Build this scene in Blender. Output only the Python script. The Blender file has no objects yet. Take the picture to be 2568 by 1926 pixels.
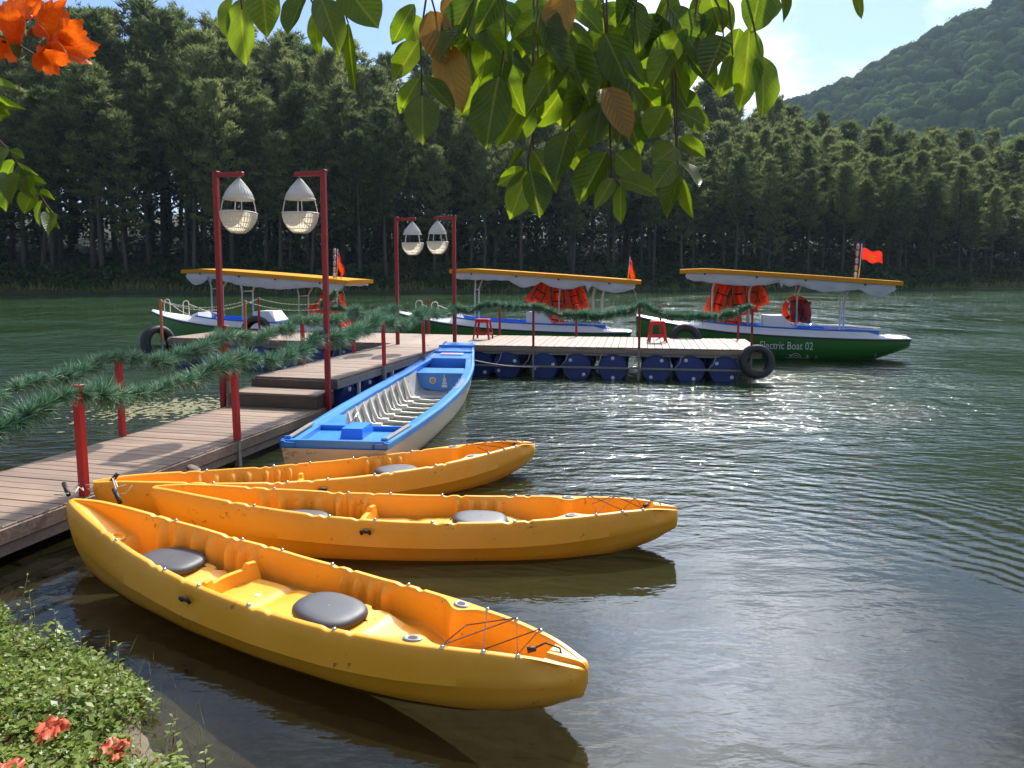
import bpy, math, random
import numpy as np
from mathutils import Vector, Matrix

sc = bpy.context.scene
rnd = random.Random(7)
R = math.radians

# ------------------------------------------------------------------ camera
CAM_Z = 2.2
cam_d = bpy.data.cameras.new('camera')
cam_d.lens = 26.04; cam_d.sensor_width = 36.0; cam_d.sensor_fit = 'HORIZONTAL'
cam_d.shift_y = -0.0472; cam_d.clip_start = 0.05; cam_d.clip_end = 4000
cam = bpy.data.objects.new('camera', cam_d)
cam.location = (0, 0, CAM_Z); cam.rotation_euler = (R(85.0), 0, 0)
sc.collection.objects.link(cam); sc.camera = cam

# ------------------------------------------------------------------ light
SUN_AZ, SUN_EL = 19.0, 44.0
sun_dir = Vector((math.sin(R(SUN_AZ)) * math.cos(R(SUN_EL)), math.cos(R(SUN_AZ)) * math.cos(R(SUN_EL)), math.sin(R(SUN_EL))))
sd = bpy.data.lights.new('sun', 'SUN'); sd.energy = 5.0; sd.angle = R(0.53); sd.color = (1.0, 0.955, 0.88)
so = bpy.data.objects.new('sun', sd); so.rotation_euler = sun_dir.to_track_quat('Z', 'Y').to_euler()
so.location = sun_dir * 60; sc.collection.objects.link(so)

sc.view_settings.view_transform = 'Standard'; sc.view_settings.look = 'None'
sc.view_settings.exposure = 0.45; sc.view_settings.gamma = 1.0
try: sc.view_settings.use_curve_mapping = False
except Exception: pass
sc.cycles.use_denoising = True
sc.cycles.max_bounces = 6; sc.cycles.diffuse_bounces = 2; sc.cycles.glossy_bounces = 2
sc.cycles.transmission_bounces = 4; sc.cycles.transparent_max_bounces = 12
sc.cycles.volume_bounces = 0; sc.cycles.sample_clamp_indirect = 6.0; sc.cycles.caustics_reflective = False; sc.cycles.caustics_refractive = False

class NT:
    """tiny node-tree helper"""
    def __init__(s, tree): s.t = tree; s.n = tree.nodes; s.l = tree.links
    def new(s, typ, **kw):
        n = s.n.new(typ)
        for k, v in kw.items():
            if k.startswith('i_'):
                key = k[2:]; key = int(key) if key.isdigit() else key.replace('_', ' ')
                s.put(n.inputs[key], v)
            else: setattr(n, k, v)
        return n
    def put(s, sock, v):
        if hasattr(v, 'links') or isinstance(v, bpy.types.NodeSocket): s.l.new(v, sock)
        else: sock.default_value = v
    def math(s, op, a, b=0.0, c=None, clamp=False):
        n = s.n.new('ShaderNodeMath'); n.operation = op; n.use_clamp = clamp
        s.put(n.inputs[0], a); s.put(n.inputs[1], b)
        if c is not None: s.put(n.inputs[2], c)
        return n.outputs[0]
    def mix(s, f, a, b, blend='MIX'):
        n = s.n.new('ShaderNodeMix'); n.data_type = 'RGBA'; n.blend_type = blend
        s.put(n.inputs[0], f); s.put(n.inputs[6], a); s.put(n.inputs[7], b)
        return n.outputs[2]
    def ramp(s, f, stops):
        n = s.n.new('ShaderNodeValToRGB'); e = n.color_ramp.elements
        while len(e) < len(stops): e.new(0.5)
        for q, (p, c) in zip(e, stops):
            q.position = p; q.color = c if len(c) == 4 else (*c, 1)
        s.put(n.inputs[0], f); return n.outputs[0]
    def noise(s, vec, scale, detail=3.0, rough=0.55, dist=0.0, out=0):
        n = s.n.new('ShaderNodeTexNoise'); s.put(n.inputs['Vector'], vec)
        n.inputs['Scale'].default_value = scale; n.inputs['Detail'].default_value = detail
        n.inputs['Roughness'].default_value = rough; n.inputs['Distortion'].default_value = dist
        return n.outputs[out]
    def mapping(s, vec, loc=(0, 0, 0), rot=(0, 0, 0), scale=(1, 1, 1)):
        n = s.n.new('ShaderNodeMapping'); s.put(n.inputs[0], vec)
        n.inputs[1].default_value = loc; n.inputs[2].default_value = rot; n.inputs[3].default_value = scale
        return n.outputs[0]

def c4(c): return (*c, 1.0) if len(c) == 3 else c

# ------------------------------------------------------------------ sky with broken cloud
world = bpy.data.worlds.new('World'); sc.world = world; world.use_nodes = True
w = NT(world.node_tree); w.n.clear()
sky = w.new('ShaderNodeTexSky', sky_type='NISHITA', sun_disc=False, sun_elevation=R(SUN_EL), sun_rotation=R(SUN_AZ), altitude=1200.0, air_density=1.0, dust_density=1.2, ozone_density=1.0)
tc = w.new('ShaderNodeTexCoord')
sep = w.new('ShaderNodeSeparateXYZ', i_0=tc.outputs['Generated'])
zz = w.math('ADD', w.math('MAXIMUM', sep.outputs[2], 0.0), 0.22)
comb = w.new('ShaderNodeCombineXYZ', i_0=w.math('DIVIDE', sep.outputs[0], zz), i_1=w.math('DIVIDE', sep.outputs[1], zz), i_2=0.0)
cl = w.noise(w.mapping(comb.outputs[0], loc=(3.1, 1.75, 0.0)), 1.05, 7.0, 0.56, 0.25)
cl2 = w.noise(w.mapping(comb.outputs[0], loc=(7.3, 2.2, 0.0)), 2.6, 6.0, 0.6, 0.3)
mask = w.ramp(cl, [(0.42, (0, 0, 0)), (0.58, (1, 1, 1))])
shade = w.ramp(cl2, [(0.36, (0.34, 0.41, 0.52)), (0.58, (1.0, 1.0, 1.0))])
dot = w.new('ShaderNodeVectorMath', operation='DOT_PRODUCT', i_0=tc.outputs['Generated'], i_1=tuple(sun_dir))
dpos = w.math('MAXIMUM', dot.outputs['Value'], 0.0)
gain = w.math('ADD', w.math('MULTIPLY_ADD', w.math('POWER', dpos, 4.0), 0.55, 0.55), w.math('MULTIPLY', w.math('POWER', dpos, 24.0), 22.0))
gn = w.new('ShaderNodeCombineXYZ', i_0=gain, i_1=gain, i_2=gain)
cloud = w.mix(1.0, shade, gn.outputs[0], 'MULTIPLY')
cloud = w.mix(1.0, cloud, (0.94, 0.98, 1.06, 1), 'MULTIPLY')
skyc = w.mix(1.0, sky.outputs[0], (0.098, 0.110, 0.128, 1), 'MULTIPLY')
col = w.mix(w.math('MULTIPLY', mask, 0.9), skyc, cloud)
bg = w.new('ShaderNodeBackground', i_0=col, i_1=1.0)
wo = w.new('ShaderNodeOutputWorld', i_0=bg.outputs[0])

# ------------------------------------------------------------------ helpers
COL = sc.collection
MATS = {}
def material(name):
    m = bpy.data.materials.new(name); m.use_nodes = True
    t = NT(m.node_tree); t.n.clear(); MATS[name] = m
    return m, t
def pbr(name, col, rough=0.5, var=0.12, scale=6.0, bump=0.0, bscale=40.0, metal=0.0, spots=None, stretch=(1, 1, 1), spec=0.5, trans=0.0, grain=None, scratch=None):
    """plain surface with colour mottling, optional dirt spots, grain and fine relief"""
    m, t = material(name)
    tc = t.new('ShaderNodeTexCoord'); oi = t.new('ShaderNodeObjectInfo')
    off = t.new('ShaderNodeVectorMath', operation='SCALE', i_0=(13.1, 7.7, 5.3)); t.put(off.inputs['Scale'], oi.outputs['Random'])
    vec = t.new('ShaderNodeVectorMath', operation='ADD', i_0=tc.outputs['Object'], i_1=off.outputs[0]).outputs[0]
    vec = t.mapping(vec, scale=stretch)
    n = t.noise(vec, scale, 5.0, 0.6)
    f = t.math('MULTIPLY_ADD', t.math('SUBTRACT', n, 0.5), 2.6 * var, 1.0)
    if grain:
        g = t.noise(t.mapping(vec, scale=grain), 1.0, 4.0, 0.65)
        f = t.math('MULTIPLY', f, t.math('MULTIPLY_ADD', t.math('SUBTRACT', g, 0.5), 1.1, 1.0))
        f = t.math('MULTIPLY', f, t.math('MULTIPLY_ADD', oi.outputs['Random'], 0.30, 0.85))
    fc = t.new('ShaderNodeCombineXYZ', i_0=f, i_1=f, i_2=f)
    c = t.mix(1.0, c4(col), fc.outputs[0], 'MULTIPLY')
    if spots:
        sp_col, sp_scale, sp_thr = spots
        s1 = t.noise(vec, sp_scale, 5.0, 0.7)
        s2 = t.noise(vec, sp_scale * 0.16, 2.0, 0.5)
        msk = t.ramp(t.math('MULTIPLY', s1, t.math('ADD', s2, 0.5)), [(sp_thr, (0, 0, 0)), (min(0.99, sp_thr + 0.05), (1, 1, 1))])
        c = t.mix(t.math('MULTIPLY', msk, 0.75), c, c4(sp_col))
    if scratch:
        for sc_, rot_ in (((2.2, 70.0, 70.0), 0.10), ((70.0, 2.6, 3.4), -0.2)):
            q = t.noise(t.mapping(vec, rot=(0, 0, rot_), scale=sc_), 1.0, 3.0, 0.6)
            gate = t.noise(vec, 2.4, 2.0, 0.5)
            sm_ = t.math('MULTIPLY', t.ramp(q, [(0.66, (0, 0, 0)), (0.72, (1, 1, 1))]), t.ramp(gate, [(0.45, (0, 0, 0)), (0.6, (1, 1, 1))]))
            c = t.mix(t.math('MULTIPLY', sm_, 0.45), c, c4(scratch))
        fade = t.ramp(t.noise(vec, 1.1, 4.0, 0.6), [(0.45, (0, 0, 0)), (0.75, (1, 1, 1))])
        c = t.mix(t.math('MULTIPLY', fade, 0.28), c, c4(scratch))
    b = t.new('ShaderNodeBsdfPrincipled', i_Base_Color=c, i_Metallic=metal)
    t.put(b.inputs['Roughness'], t.math('MULTIPLY_ADD', t.math('SUBTRACT', n, 0.5), 0.25, rough, clamp=True))
    b.inputs['Specular IOR Level'].default_value = spec
    out_s = b.outputs[0]
    if bump > 0:
        bn = t.noise(t.mapping(vec, scale=grain) if grain else vec, 1.0 if grain else bscale, 4.0, 0.6)
        bp = t.new('ShaderNodeBump', i_Height=bn); bp.inputs['Strength'].default_value = bump; bp.inputs['Distance'].default_value = 0.01
        t.l.new(bp.outputs[0], b.inputs['Normal'])
    if trans > 0:
        tr = t.new('ShaderNodeBsdfTranslucent', i_Color=c)
        mx = t.new('ShaderNodeMixShader', i_0=trans, i_1=b.outputs[0], i_2=tr.outputs[0]); out_s = mx.outputs[0]
    t.new('ShaderNodeOutputMaterial', i_0=out_s)
    return m

class MB:
    def __init__(s): s.v = []; s.f = []; s.sm = []; s.mi = []
    def add(s, vs, fs, smooth=False, mi=0):
        b = len(s.v); s.v.extend([tuple(x) for x in vs])
        for q in fs: s.f.append(tuple(i + b for i in q)); s.sm.append(smooth); s.mi.append(mi)
        return s
    def box(s, c, d, rot=None, mi=0, taper=(1, 1)):
        x, y, z = d[0] / 2, d[1] / 2, d[2] / 2; c = Vector(c)
        vs = []
        for sz in (-1, 1):
            kx, ky = (taper if sz > 0 else (1, 1))
            for a, b_ in ((-1, -1), (1, -1), (1, 1), (-1, 1)): vs.append(Vector((a * x * kx, b_ * y * ky, sz * z)))
        if rot is not None: vs = [rot @ q for q in vs]
        return s.add([q + c for q in vs], [(3, 2, 1, 0), (4, 5, 6, 7), (0, 1, 5, 4), (1, 2, 6, 5), (2, 3, 7, 6), (3, 0, 4, 7)], mi=mi)
    def bbox(s, c, d, bev=0.01, rot=None, mi=0):
        """box with bevelled vertical and horizontal edges (rounded look)"""
        x, y, z = d[0] / 2, d[1] / 2, d[2] / 2; c = Vector(c); b = min(bev, x * .9, y * .9, z * .9)
        lay = [(-z, b), (-z + b, 0), (z - b, 0), (z, b)]
        vs = []
        for h, i in lay:
            for (px, py) in ((-x + i, -y + b + i*0), (-x + b, -y + i), (x - b, -y + i), (x - i, -y + b), (x - i, y - b), (x - b, y - i), (-x + b, y - i), (-x + i, y - b)):
                vs.append(Vector((px, py, h)))
        if rot is not None: vs = [rot @ q for q in vs]
        fs = [tuple(range(7, -1, -1)), tuple(range(24, 32))]
        for k in range(3):
            for j in range(8): fs.append((k * 8 + j, k * 8 + (j + 1) % 8, k * 8 + 8 + (j + 1) % 8, k * 8 + 8 + j))
        return s.add([q + c for q in vs], fs, mi=mi)
    def tube(s, pts, r, n=8, mi=0, cap=True, smooth=True, closed=False):
        pts = [Vector(p) for p in pts]; m = len(pts); rs = r if hasattr(r, '__len__') else [r] * m
        vs = []; ref = None
        for i, p in enumerate(pts):
            if closed: d = pts[(i + 1) % m] - pts[i - 1]
            else: d = pts[min(i + 1, m - 1)] - pts[max(i - 1, 0)]
            d = d.normalized() if d.length > 1e-9 else Vector((0, 0, 1))
            if ref is None:
                ref = Vector((0, 0, 1)) if abs(d.z) < 0.9 else Vector((1, 0, 0))
            u = (ref - d * ref.dot(d)); u = u.normalized() if u.length > 1e-6 else d.orthogonal().normalized()
            ref = u; v = d.cross(u)
            for k in range(n):
                a = 2 * math.pi * k / n; vs.append(p + (u * math.cos(a) + v * math.sin(a)) * rs[i])
        fs = []
        for i in range(m if closed else m - 1):
            for k in range(n):
                j = (i + 1) % m
                fs.append((i * n + k, i * n + (k + 1) % n, j * n + (k + 1) % n, j * n + k))
        if cap and not closed: fs.append(tuple(range(n - 1, -1, -1))); fs.append(tuple((m - 1) * n + k for k in range(n)))
        return s.add(vs, fs, smooth, mi)
    def lathe(s, prof, n=24, c=(0, 0, 0), rot=None, mi=0, smooth=True, fn=None):
        c = Vector(c); vs = []
        for (r, z) in prof:
            for k in range(n):
                a = 2 * math.pi * k / n; rr = r * (fn(a, z) if fn else 1.0)
                q = Vector((rr * math.cos(a), rr * math.sin(a), z))
                vs.append((rot @ q if rot is not None else q) + c)
        fs = []
        for i in range(len(prof) - 1):
            for k in range(n): fs.append((i * n + k, i * n + (k + 1) % n, (i + 1) * n + (k + 1) % n, (i + 1) * n + k))
        return s.add(vs, fs, smooth, mi)
    def grid(s, P, smooth=True, mi=0, wrap=False, flip=False):
        nu, nv = len(P), len(P[0]); vs = [q for row in P for q in row]; fs = []
        for i in range(nu - 1):
            for j in range(nv if wrap else nv - 1):
                q = (i * nv + j, i * nv + (j + 1) % nv, (i + 1) * nv + (j + 1) % nv, (i + 1) * nv + j)
                fs.append(q[::-1] if flip else q)
        return s.add(vs, fs, smooth, mi)
    def mesh(s, name, mats):
        me = bpy.data.meshes.new(name); me.from_pydata(s.v, [], s.f)
        for m in (mats if isinstance(mats, (list, tuple)) else [mats]): me.materials.append(MATS[m] if isinstance(m, str) else m)
        me.polygons.foreach_set('use_smooth', s.sm); me.polygons.foreach_set('material_index', s.mi); me.update()
        return me
    def build(s, name, mats, parent=None, sharp=None):
        me = s.mesh(name, mats)
        if sharp is not None: me.set_sharp_from_angle(angle=R(sharp))
        return link(name, me, parent)

def link(name, me, parent=None, mat=None):
    o = bpy.data.objects.new(name, me); COL.objects.link(o)
    if parent is not None: o.parent = parent
    if mat is not None: o.matrix_local = mat
    return o
def tag(o, label=None, cat=None, group=None, kind=None):
    if label: o['label'] = label
    if cat: o['category'] = cat
    if group: o['group'] = group
    if kind: o['kind'] = kind
    return o
def empty(name, loc=(0, 0, 0), rz=0.0, label=None, cat=None, group=None):
    o = bpy.data.objects.new(name, None); COL.objects.link(o); o.empty_display_size = 0.1
    o.location = loc; o.rotation_euler = (0, 0, rz)
    return tag(o, label, cat, group)
def copy_tree(o, parent=None):
    c = o.copy(); COL.objects.link(c)
    if parent is not None: c.parent = parent
    for ch in list(o.children): copy_tree(ch, c)
    return c
def np_mesh(name, V, F, mats, smooth=False, uv=None):
    """big triangle / quad meshes from numpy arrays"""
    me = bpy.data.meshes.new(name); k = F.shape[1]
    me.vertices.add(len(V)); me.vertices.foreach_set('co', np.asarray(V, dtype=np.float32).ravel())
    me.loops.add(F.size); me.loops.foreach_set('vertex_index', F.ravel().astype(np.int32))
    me.polygons.add(len(F)); me.polygons.foreach_set('loop_start', (np.arange(len(F)) * k).astype(np.int32))
    if smooth: me.polygons.foreach_set('use_smooth', np.ones(len(F), dtype=bool))
    for m in (mats if isinstance(mats, (list, tuple)) else [mats]): me.materials.append(MATS[m])
    me.update(calc_edges=True); return me
def interp(t, xs, ys):
    """smooth (Catmull-like) table lookup"""
    return float(np.interp(t, xs, ys))
def smooth_table(xs, ys, n=241, k=9):
    t = np.linspace(xs[0], xs[-1], n); y = np.interp(t, xs, ys)
    pad = np.concatenate([2 * y[0] - y[k:0:-1], y, 2 * y[-1] - y[-2:-k - 2:-1]])
    ker = np.hanning(2 * k + 1); ker /= ker.sum()
    ys2 = np.convolve(pad, ker, 'same')[k:-k]
    return lambda q: float(np.interp(q, t, ys2))
def sag(a, b, drop, n=12):
    a, b = Vector(a), Vector(b)
    return [a.lerp(b, i / n) - Vector((0, 0, drop * 4 * (i / n) * (1 - i / n))) for i in range(n + 1)]
# ------------------------------------------------------------------ materials
ORANGE = (0.86, 0.375, 0.020)
pbr('kayak_plastic', ORANGE, 0.44, 0.10, 2.2, 0.10, 220.0, spots=((0.15, 0.055, 0.015), 30.0, 0.69), spec=0.4, scratch=(0.80, 0.50, 0.16))
pbr('seat_foam', (0.050, 0.053, 0.060), 0.52, 0.15, 9.0, 0.15, 260.0)
pbr('black_rubber', (0.016, 0.016, 0.017), 0.60, 0.25, 12.0, 0.25, 60.0)
pbr('grey_plastic', (0.30, 0.31, 0.33), 0.40, 0.10, 8.0)
pbr('chrome', (0.62, 0.60, 0.57), 0.28, 0.10, 10.0, metal=1.0)
pbr('cord', (0.10, 0.035, 0.020), 0.8, 0.2, 60.0)
pbr('white_rope', (0.62, 0.55, 0.47), 0.85, 0.15, 60.0)
pbr('red_paint', (0.46, 0.014, 0.012), 0.5, 0.14, 5.0, 0.08, 60.0, spots=((0.10, 0.03, 0.02), 22.0, 0.80))
pbr('dark_red_paint', (0.27, 0.012, 0.010), 0.55, 0.15, 5.0, 0.08, 60.0, spots=((0.06, 0.02, 0.015), 18.0, 0.78))
pbr('rusty_orange_paint', (0.48, 0.14, 0.05), 0.6, 0.25, 7.0, 0.1, 60.0)
pbr('bare_steel', (0.20, 0.19, 0.17), 0.55, 0.25, 9.0, 0.1, 60.0, spots=((0.12, 0.06, 0.03), 14.0, 0.66))
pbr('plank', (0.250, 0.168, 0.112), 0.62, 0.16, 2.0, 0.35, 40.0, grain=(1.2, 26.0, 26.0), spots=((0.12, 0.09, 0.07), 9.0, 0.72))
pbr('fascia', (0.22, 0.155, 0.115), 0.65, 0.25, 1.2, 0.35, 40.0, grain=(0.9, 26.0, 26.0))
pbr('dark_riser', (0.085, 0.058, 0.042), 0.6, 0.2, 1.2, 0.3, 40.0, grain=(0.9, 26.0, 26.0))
pbr('drum_blue', (0.007, 0.028, 0.15), 0.42, 0.18, 4.0, 0.05, 30.0, spots=((0.20, 0.21, 0.20), 8.0, 0.76))
pbr('drum_bung', (0.66, 0.66, 0.64), 0.5, 0.1, 8.0)
pbr('boat_blue', (0.030, 0.215, 0.66), 0.36, 0.12, 2.6, 0.06, 50.0, spots=((0.20, 0.24, 0.30), 10.0, 0.76))
pbr('boat_cream', (0.50, 0.40, 0.26), 0.55, 0.22, 2.0, 0.12, 30.0, spots=((0.25, 0.16, 0.09), 5.0, 0.64), stretch=(0.5, 1, 2.2))
pbr('boat_inside', (0.44, 0.43, 0.40), 0.55, 0.25, 4.0, 0.1, 30.0, spots=((0.16, 0.13, 0.10), 7.0, 0.62))
pbr('rib_white', (0.72, 0.68, 0.58), 0.5, 0.15, 6.0, spots=((0.40, 0.32, 0.22), 9.0, 0.70))
pbr('weathered_wood', (0.24, 0.20, 0.16), 0.75, 0.3, 2.0, 0.4, 40.0, grain=(2.0, 30.0, 30.0))
pbr('hull_green', (0.024, 0.135, 0.018), 0.30, 0.12, 1.6, 0.03, 20.0, spots=((0.06, 0.09, 0.05), 6.0, 0.74))
pbr('boat_white', (0.72, 0.73, 0.76), 0.40, 0.08, 3.0, spots=((0.42, 0.42, 0.42), 6.0, 0.74))
pbr('deck_blue', (0.012, 0.17, 0.70), 0.45, 0.10, 3.0)
pbr('roof_yellow', (0.58, 0.25, 0.018), 0.85, 0.12, 2.0, spec=0.08, spots=((0.25, 0.12, 0.03), 6.0, 0.72))
pbr('curtain', (0.62, 0.62, 0.64), 0.45, 0.18, 2.6, 0.25, 8.0, trans=0.35, stretch=(1, 1, 3))
pbr('pole_cream', (0.66, 0.60, 0.50), 0.4, 0.1, 8.0)
pbr('vest_orange', (0.94, 0.14, 0.016), 0.62, 0.14, 6.0, 0.25, 30.0, trans=0.5)
pbr('vest_maroon', (0.30, 0.022, 0.020), 0.62, 0.2, 6.0, 0.25, 30.0, trans=0.1)
pbr('strap_black', (0.02, 0.02, 0.022), 0.7, 0.1, 8.0)
pbr('stool_red', (0.70, 0.012, 0.020), 0.32, 0.06, 6.0, trans=0.12)
pbr('flag_red', (0.78, 0.035, 0.012), 0.7, 0.08, 8.0, trans=0.45)
pbr('flag_yellow', (0.85, 0.60, 0.02), 0.7, 0.05, 8.0, trans=0.35)
pbr('letter_white', (0.74, 0.76, 0.74), 0.5, 0.08, 10.0)
pbr('emblem_orange', (0.62, 0.34, 0.10), 0.5, 0.2, 30.0)
pbr('faded_print', (0.40, 0.18, 0.42), 0.5, 0.6, 45.0, spots=((0.03, 0.18, 0.60), 50.0, 0.42))
pbr('faded_red_print', (0.62, 0.16, 0.14), 0.5, 0.6, 45.0, spots=((0.10, 0.30, 0.70), 40.0, 0.42))
pbr('rattan', (0.80, 0.78, 0.72), 0.6, 0.12, 20.0, 0.3, 60.0, trans=0.25)
pbr('rattan_shell', (0.78, 0.70, 0.52), 0.7, 0.12, 20.0, 0.3, 90.0, trans=0.62, stretch=(1, 1, 4))
pbr('garland_green', (0.060, 0.185, 0.085), 0.5, 0.5, 14.0, trans=0.2)
pbr('garland_tip', (0.32, 0.44, 0.31), 0.5, 0.3, 14.0, trans=0.2)
pbr('wire_dark', (0.10, 0.085, 0.07), 0.6, 0.2, 10.0)
pbr('lamp_glass', (0.55, 0.50, 0.50), 0.35, 0.3, 20.0)
pbr('chain_pale', (0.52, 0.46, 0.36), 0.6, 0.2, 30.0)
pbr('pine_bark', (0.070, 0.060, 0.044), 0.85, 0.4, 1.0, 0.4, 6.0, stretch=(3, 3, 0.6))
pbr('tree_bark', (0.12, 0.095, 0.07), 0.85, 0.3, 6.0, 0.5, 20.0)
pbr('twig', (0.085, 0.055, 0.030), 0.7, 0.3, 20.0)
pbr('stem_dry', (0.20, 0.145, 0.085), 0.8, 0.4, 20.0)
pbr('pebble', (0.55, 0.53, 0.50), 0.7, 0.2, 10.0)

def foliage(name, c_a, c_b, trans=0.4, rough=0.55, scale=0.35, spec=0.06, objvar=0.5):
    m, t = material(name)
    g = t.new('ShaderNodeNewGeometry'); oi = t.new('ShaderNodeObjectInfo')
    n = t.noise(g.outputs['Position'], scale, 4.0, 0.65)
    r = t.math('ADD', t.math('MULTIPLY', g.outputs['Random Per Island'], 0.45), t.math('MULTIPLY', n, 0.55))
    r = t.math('ADD', r, t.math('MULTIPLY', t.math('SUBTRACT', oi.outputs['Random'], 0.5), objvar))
    c = t.ramp(r, [(0.18, c_a), (0.82, c_b)])
    if spec > 0.1:
        b = t.new('ShaderNodeBsdfPrincipled', i_Base_Color=c, i_Roughness=rough); b.inputs['Specular IOR Level'].default_value = spec
    else: b = t.new('ShaderNodeBsdfDiffuse', i_Color=c)
    tr = t.new('ShaderNodeBsdfTranslucent', i_Color=c)
    mx = t.new('ShaderNodeMixShader', i_0=trans, i_1=b.outputs[0], i_2=tr.outputs[0])
    t.new('ShaderNodeOutputMaterial', i_0=mx.outputs[0]); return m
foliage('pine_needles', (0.066, 0.108, 0.034), (0.265, 0.300, 0.105), 0.46)
foliage('hill_leaves', (0.020, 0.046, 0.018), (0.085, 0.130, 0.040), 0.10, scale=0.06)
foliage('shrub_leaves', (0.020, 0.052, 0.020), (0.070, 0.118, 0.040), 0.3, scale=0.3)
foliage('ground_leaves', (0.095, 0.175, 0.024), (0.33, 0.38, 0.070), 0.45, 0.42, 2.2, 0.4)
foliage('dry_leaves', (0.16, 0.085, 0.035), (0.36, 0.22, 0.11), 0.25, 0.7, 3.0)
foliage('grass_blades', (0.10, 0.15, 0.035), (0.26, 0.28, 0.085), 0.4, 0.5, 3.0)

def leaf_mat(name, c_a, c_b, trans_gain, trans=0.42):
    """broad leaf: pale midrib, darker mottles, side veins; light shines through"""
    m, t = material(name)
    tc = t.new('ShaderNodeTexCoord'); oi = t.new('ShaderNodeObjectInfo')
    sp = t.new('ShaderNodeSeparateXYZ', i_0=tc.outputs['Object'])
    ay = t.math('ABSOLUTE', sp.outputs[1])
    vein = t.math('SINE', t.math('MULTIPLY', t.math('SUBTRACT', sp.outputs[0], t.math('MULTIPLY', ay, 0.75)), 58.0))
    vmask = t.ramp(vein, [(0.80, (0, 0, 0)), (1.0, (1, 1, 1))])
    mid = t.ramp(ay, [(0.0, (1, 1, 1)), (0.018, (1, 1, 1)), (0.035, (0, 0, 0))])
    n = t.noise(tc.outputs['Object'], 5.0, 5.0, 0.6)
    r = t.math('ADD', t.math('MULTIPLY', n, 0.6), t.math('MULTIPLY', oi.outputs['Random'], 0.5))
    c = t.ramp(r, [(0.25, c_a), (0.85, c_b)])
    c = t.mix(t.math('MULTIPLY', vmask, 0.14), c, (0.14, 0.19, 0.06, 1))
    c = t.mix(t.math('MULTIPLY', mid, 0.4), c, (0.18, 0.20, 0.08, 1))
    b = t.new('ShaderNodeBsdfPrincipled', i_Base_Color=c, i_Roughness=0.40); b.inputs['Specular IOR Level'].default_value = 0.45
    bp = t.new('ShaderNodeBump', i_Height=vein); bp.inputs['Strength'].default_value = 0.25; bp.inputs['Distance'].default_value = 0.003
    t.l.new(bp.outputs[0], b.inputs['Normal'])
    tcx = t.mix(1.0, c, c4(trans_gain), 'MULTIPLY')
    tr = t.new('ShaderNodeBsdfTranslucent', i_Color=tcx)
    mx = t.new('ShaderNodeMixShader', i_0=trans, i_1=b.outputs[0], i_2=tr.outputs[0])
    t.new('ShaderNodeOutputMaterial', i_0=mx.outputs[0]); return m
leaf_mat('leaf_green', (0.030, 0.062, 0.010), (0.070, 0.115, 0.020), (4.5, 4.0, 0.6), 0.48)
leaf_mat('leaf_yellow', (0.28, 0.16, 0.03), (0.40, 0.26, 0.04), (1.5, 1.1, 0.6), 0.35)
def petal_mat(name, c_a, c_b, trans):
    m, t = material(name)
    tc = t.new('ShaderNodeTexCoord')
    n = t.noise(t.mapping(tc.outputs['Object'], scale=(1, 1, 0.5)), 26.0, 4.0, 0.6)
    c = t.ramp(n, [(0.30, c_a), (0.70, c_b)])
    b = t.new('ShaderNodeBsdfPrincipled', i_Base_Color=c, i_Roughness=0.5)
    tr = t.new('ShaderNodeBsdfTranslucent', i_Color=c)
    mx = t.new('ShaderNodeMixShader', i_0=trans, i_1=b.outputs[0], i_2=tr.outputs[0])
    t.new('ShaderNodeOutputMaterial', i_0=mx.outputs[0]); return m
petal_mat('petal_orange', (0.84, 0.055, 0.006), (0.93, 0.23, 0.010), 0.48)
petal_mat('petal_fallen', (0.62, 0.075, 0.030), (0.82, 0.20, 0.085), 0.3)
pbr('calyx', (0.13, 0.13, 0.035), 0.6, 0.3, 20.0, trans=0.2)

# ------------------------------------------------------------------ bank, lake bed, water
SHORE = np.array([(-40, 8.5), (-14, 6.0), (-7, 5.3), (-4.4, 4.95), (-3.35, 4.5), (-2.55, 3.98), (-2.05, 3.66), (-1.76, 3.30), (-1.54, 3.06), (-1.38, 2.80), (-1.15, 2.2), (-0.3, 1.7), (0.7, 1.3), (3, 1.0), (9, 0.8), (40, -2.0)])
def vnoise(x, y, s=1.0, seed=0):
    """cheap smooth value noise on arrays"""
    x = np.asarray(x) * s + seed * 17.13; y = np.asarray(y) * s - seed * 9.71
    xi, yi = np.floor(x), np.floor(y); fx, fy = x - xi, y - yi
    fx = fx * fx * (3 - 2 * fx); fy = fy * fy * (3 - 2 * fy)
    h = lambda a, b: np.modf(np.abs(np.sin(a * 127.1 + b * 311.7 + seed * 3.3) * 43758.5453))[0]
    return (h(xi, yi) * (1 - fx) + h(xi + 1, yi) * fx) * (1 - fy) + (h(xi, yi + 1) * (1 - fx) + h(xi + 1, yi + 1) * fx) * fy
def shore_dist(X, Y):
    """signed distance to the near shoreline, positive on land"""
    best = np.full(X.shape, 1e9)
    for (x0, y0), (x1, y1) in zip(SHORE[:-1], SHORE[1:]):
        dx, dy = x1 - x0, y1 - y0
        t = np.clip(((X - x0) * dx + (Y - y0) * dy) / (dx * dx + dy * dy), 0, 1)
        best = np.minimum(best, np.hypot(X - x0 - t * dx, Y - y0 - t * dy))
    side = np.interp(X, SHORE[:, 0], SHORE[:, 1]) - Y
    return np.where(side > 0, best, -best)
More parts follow.
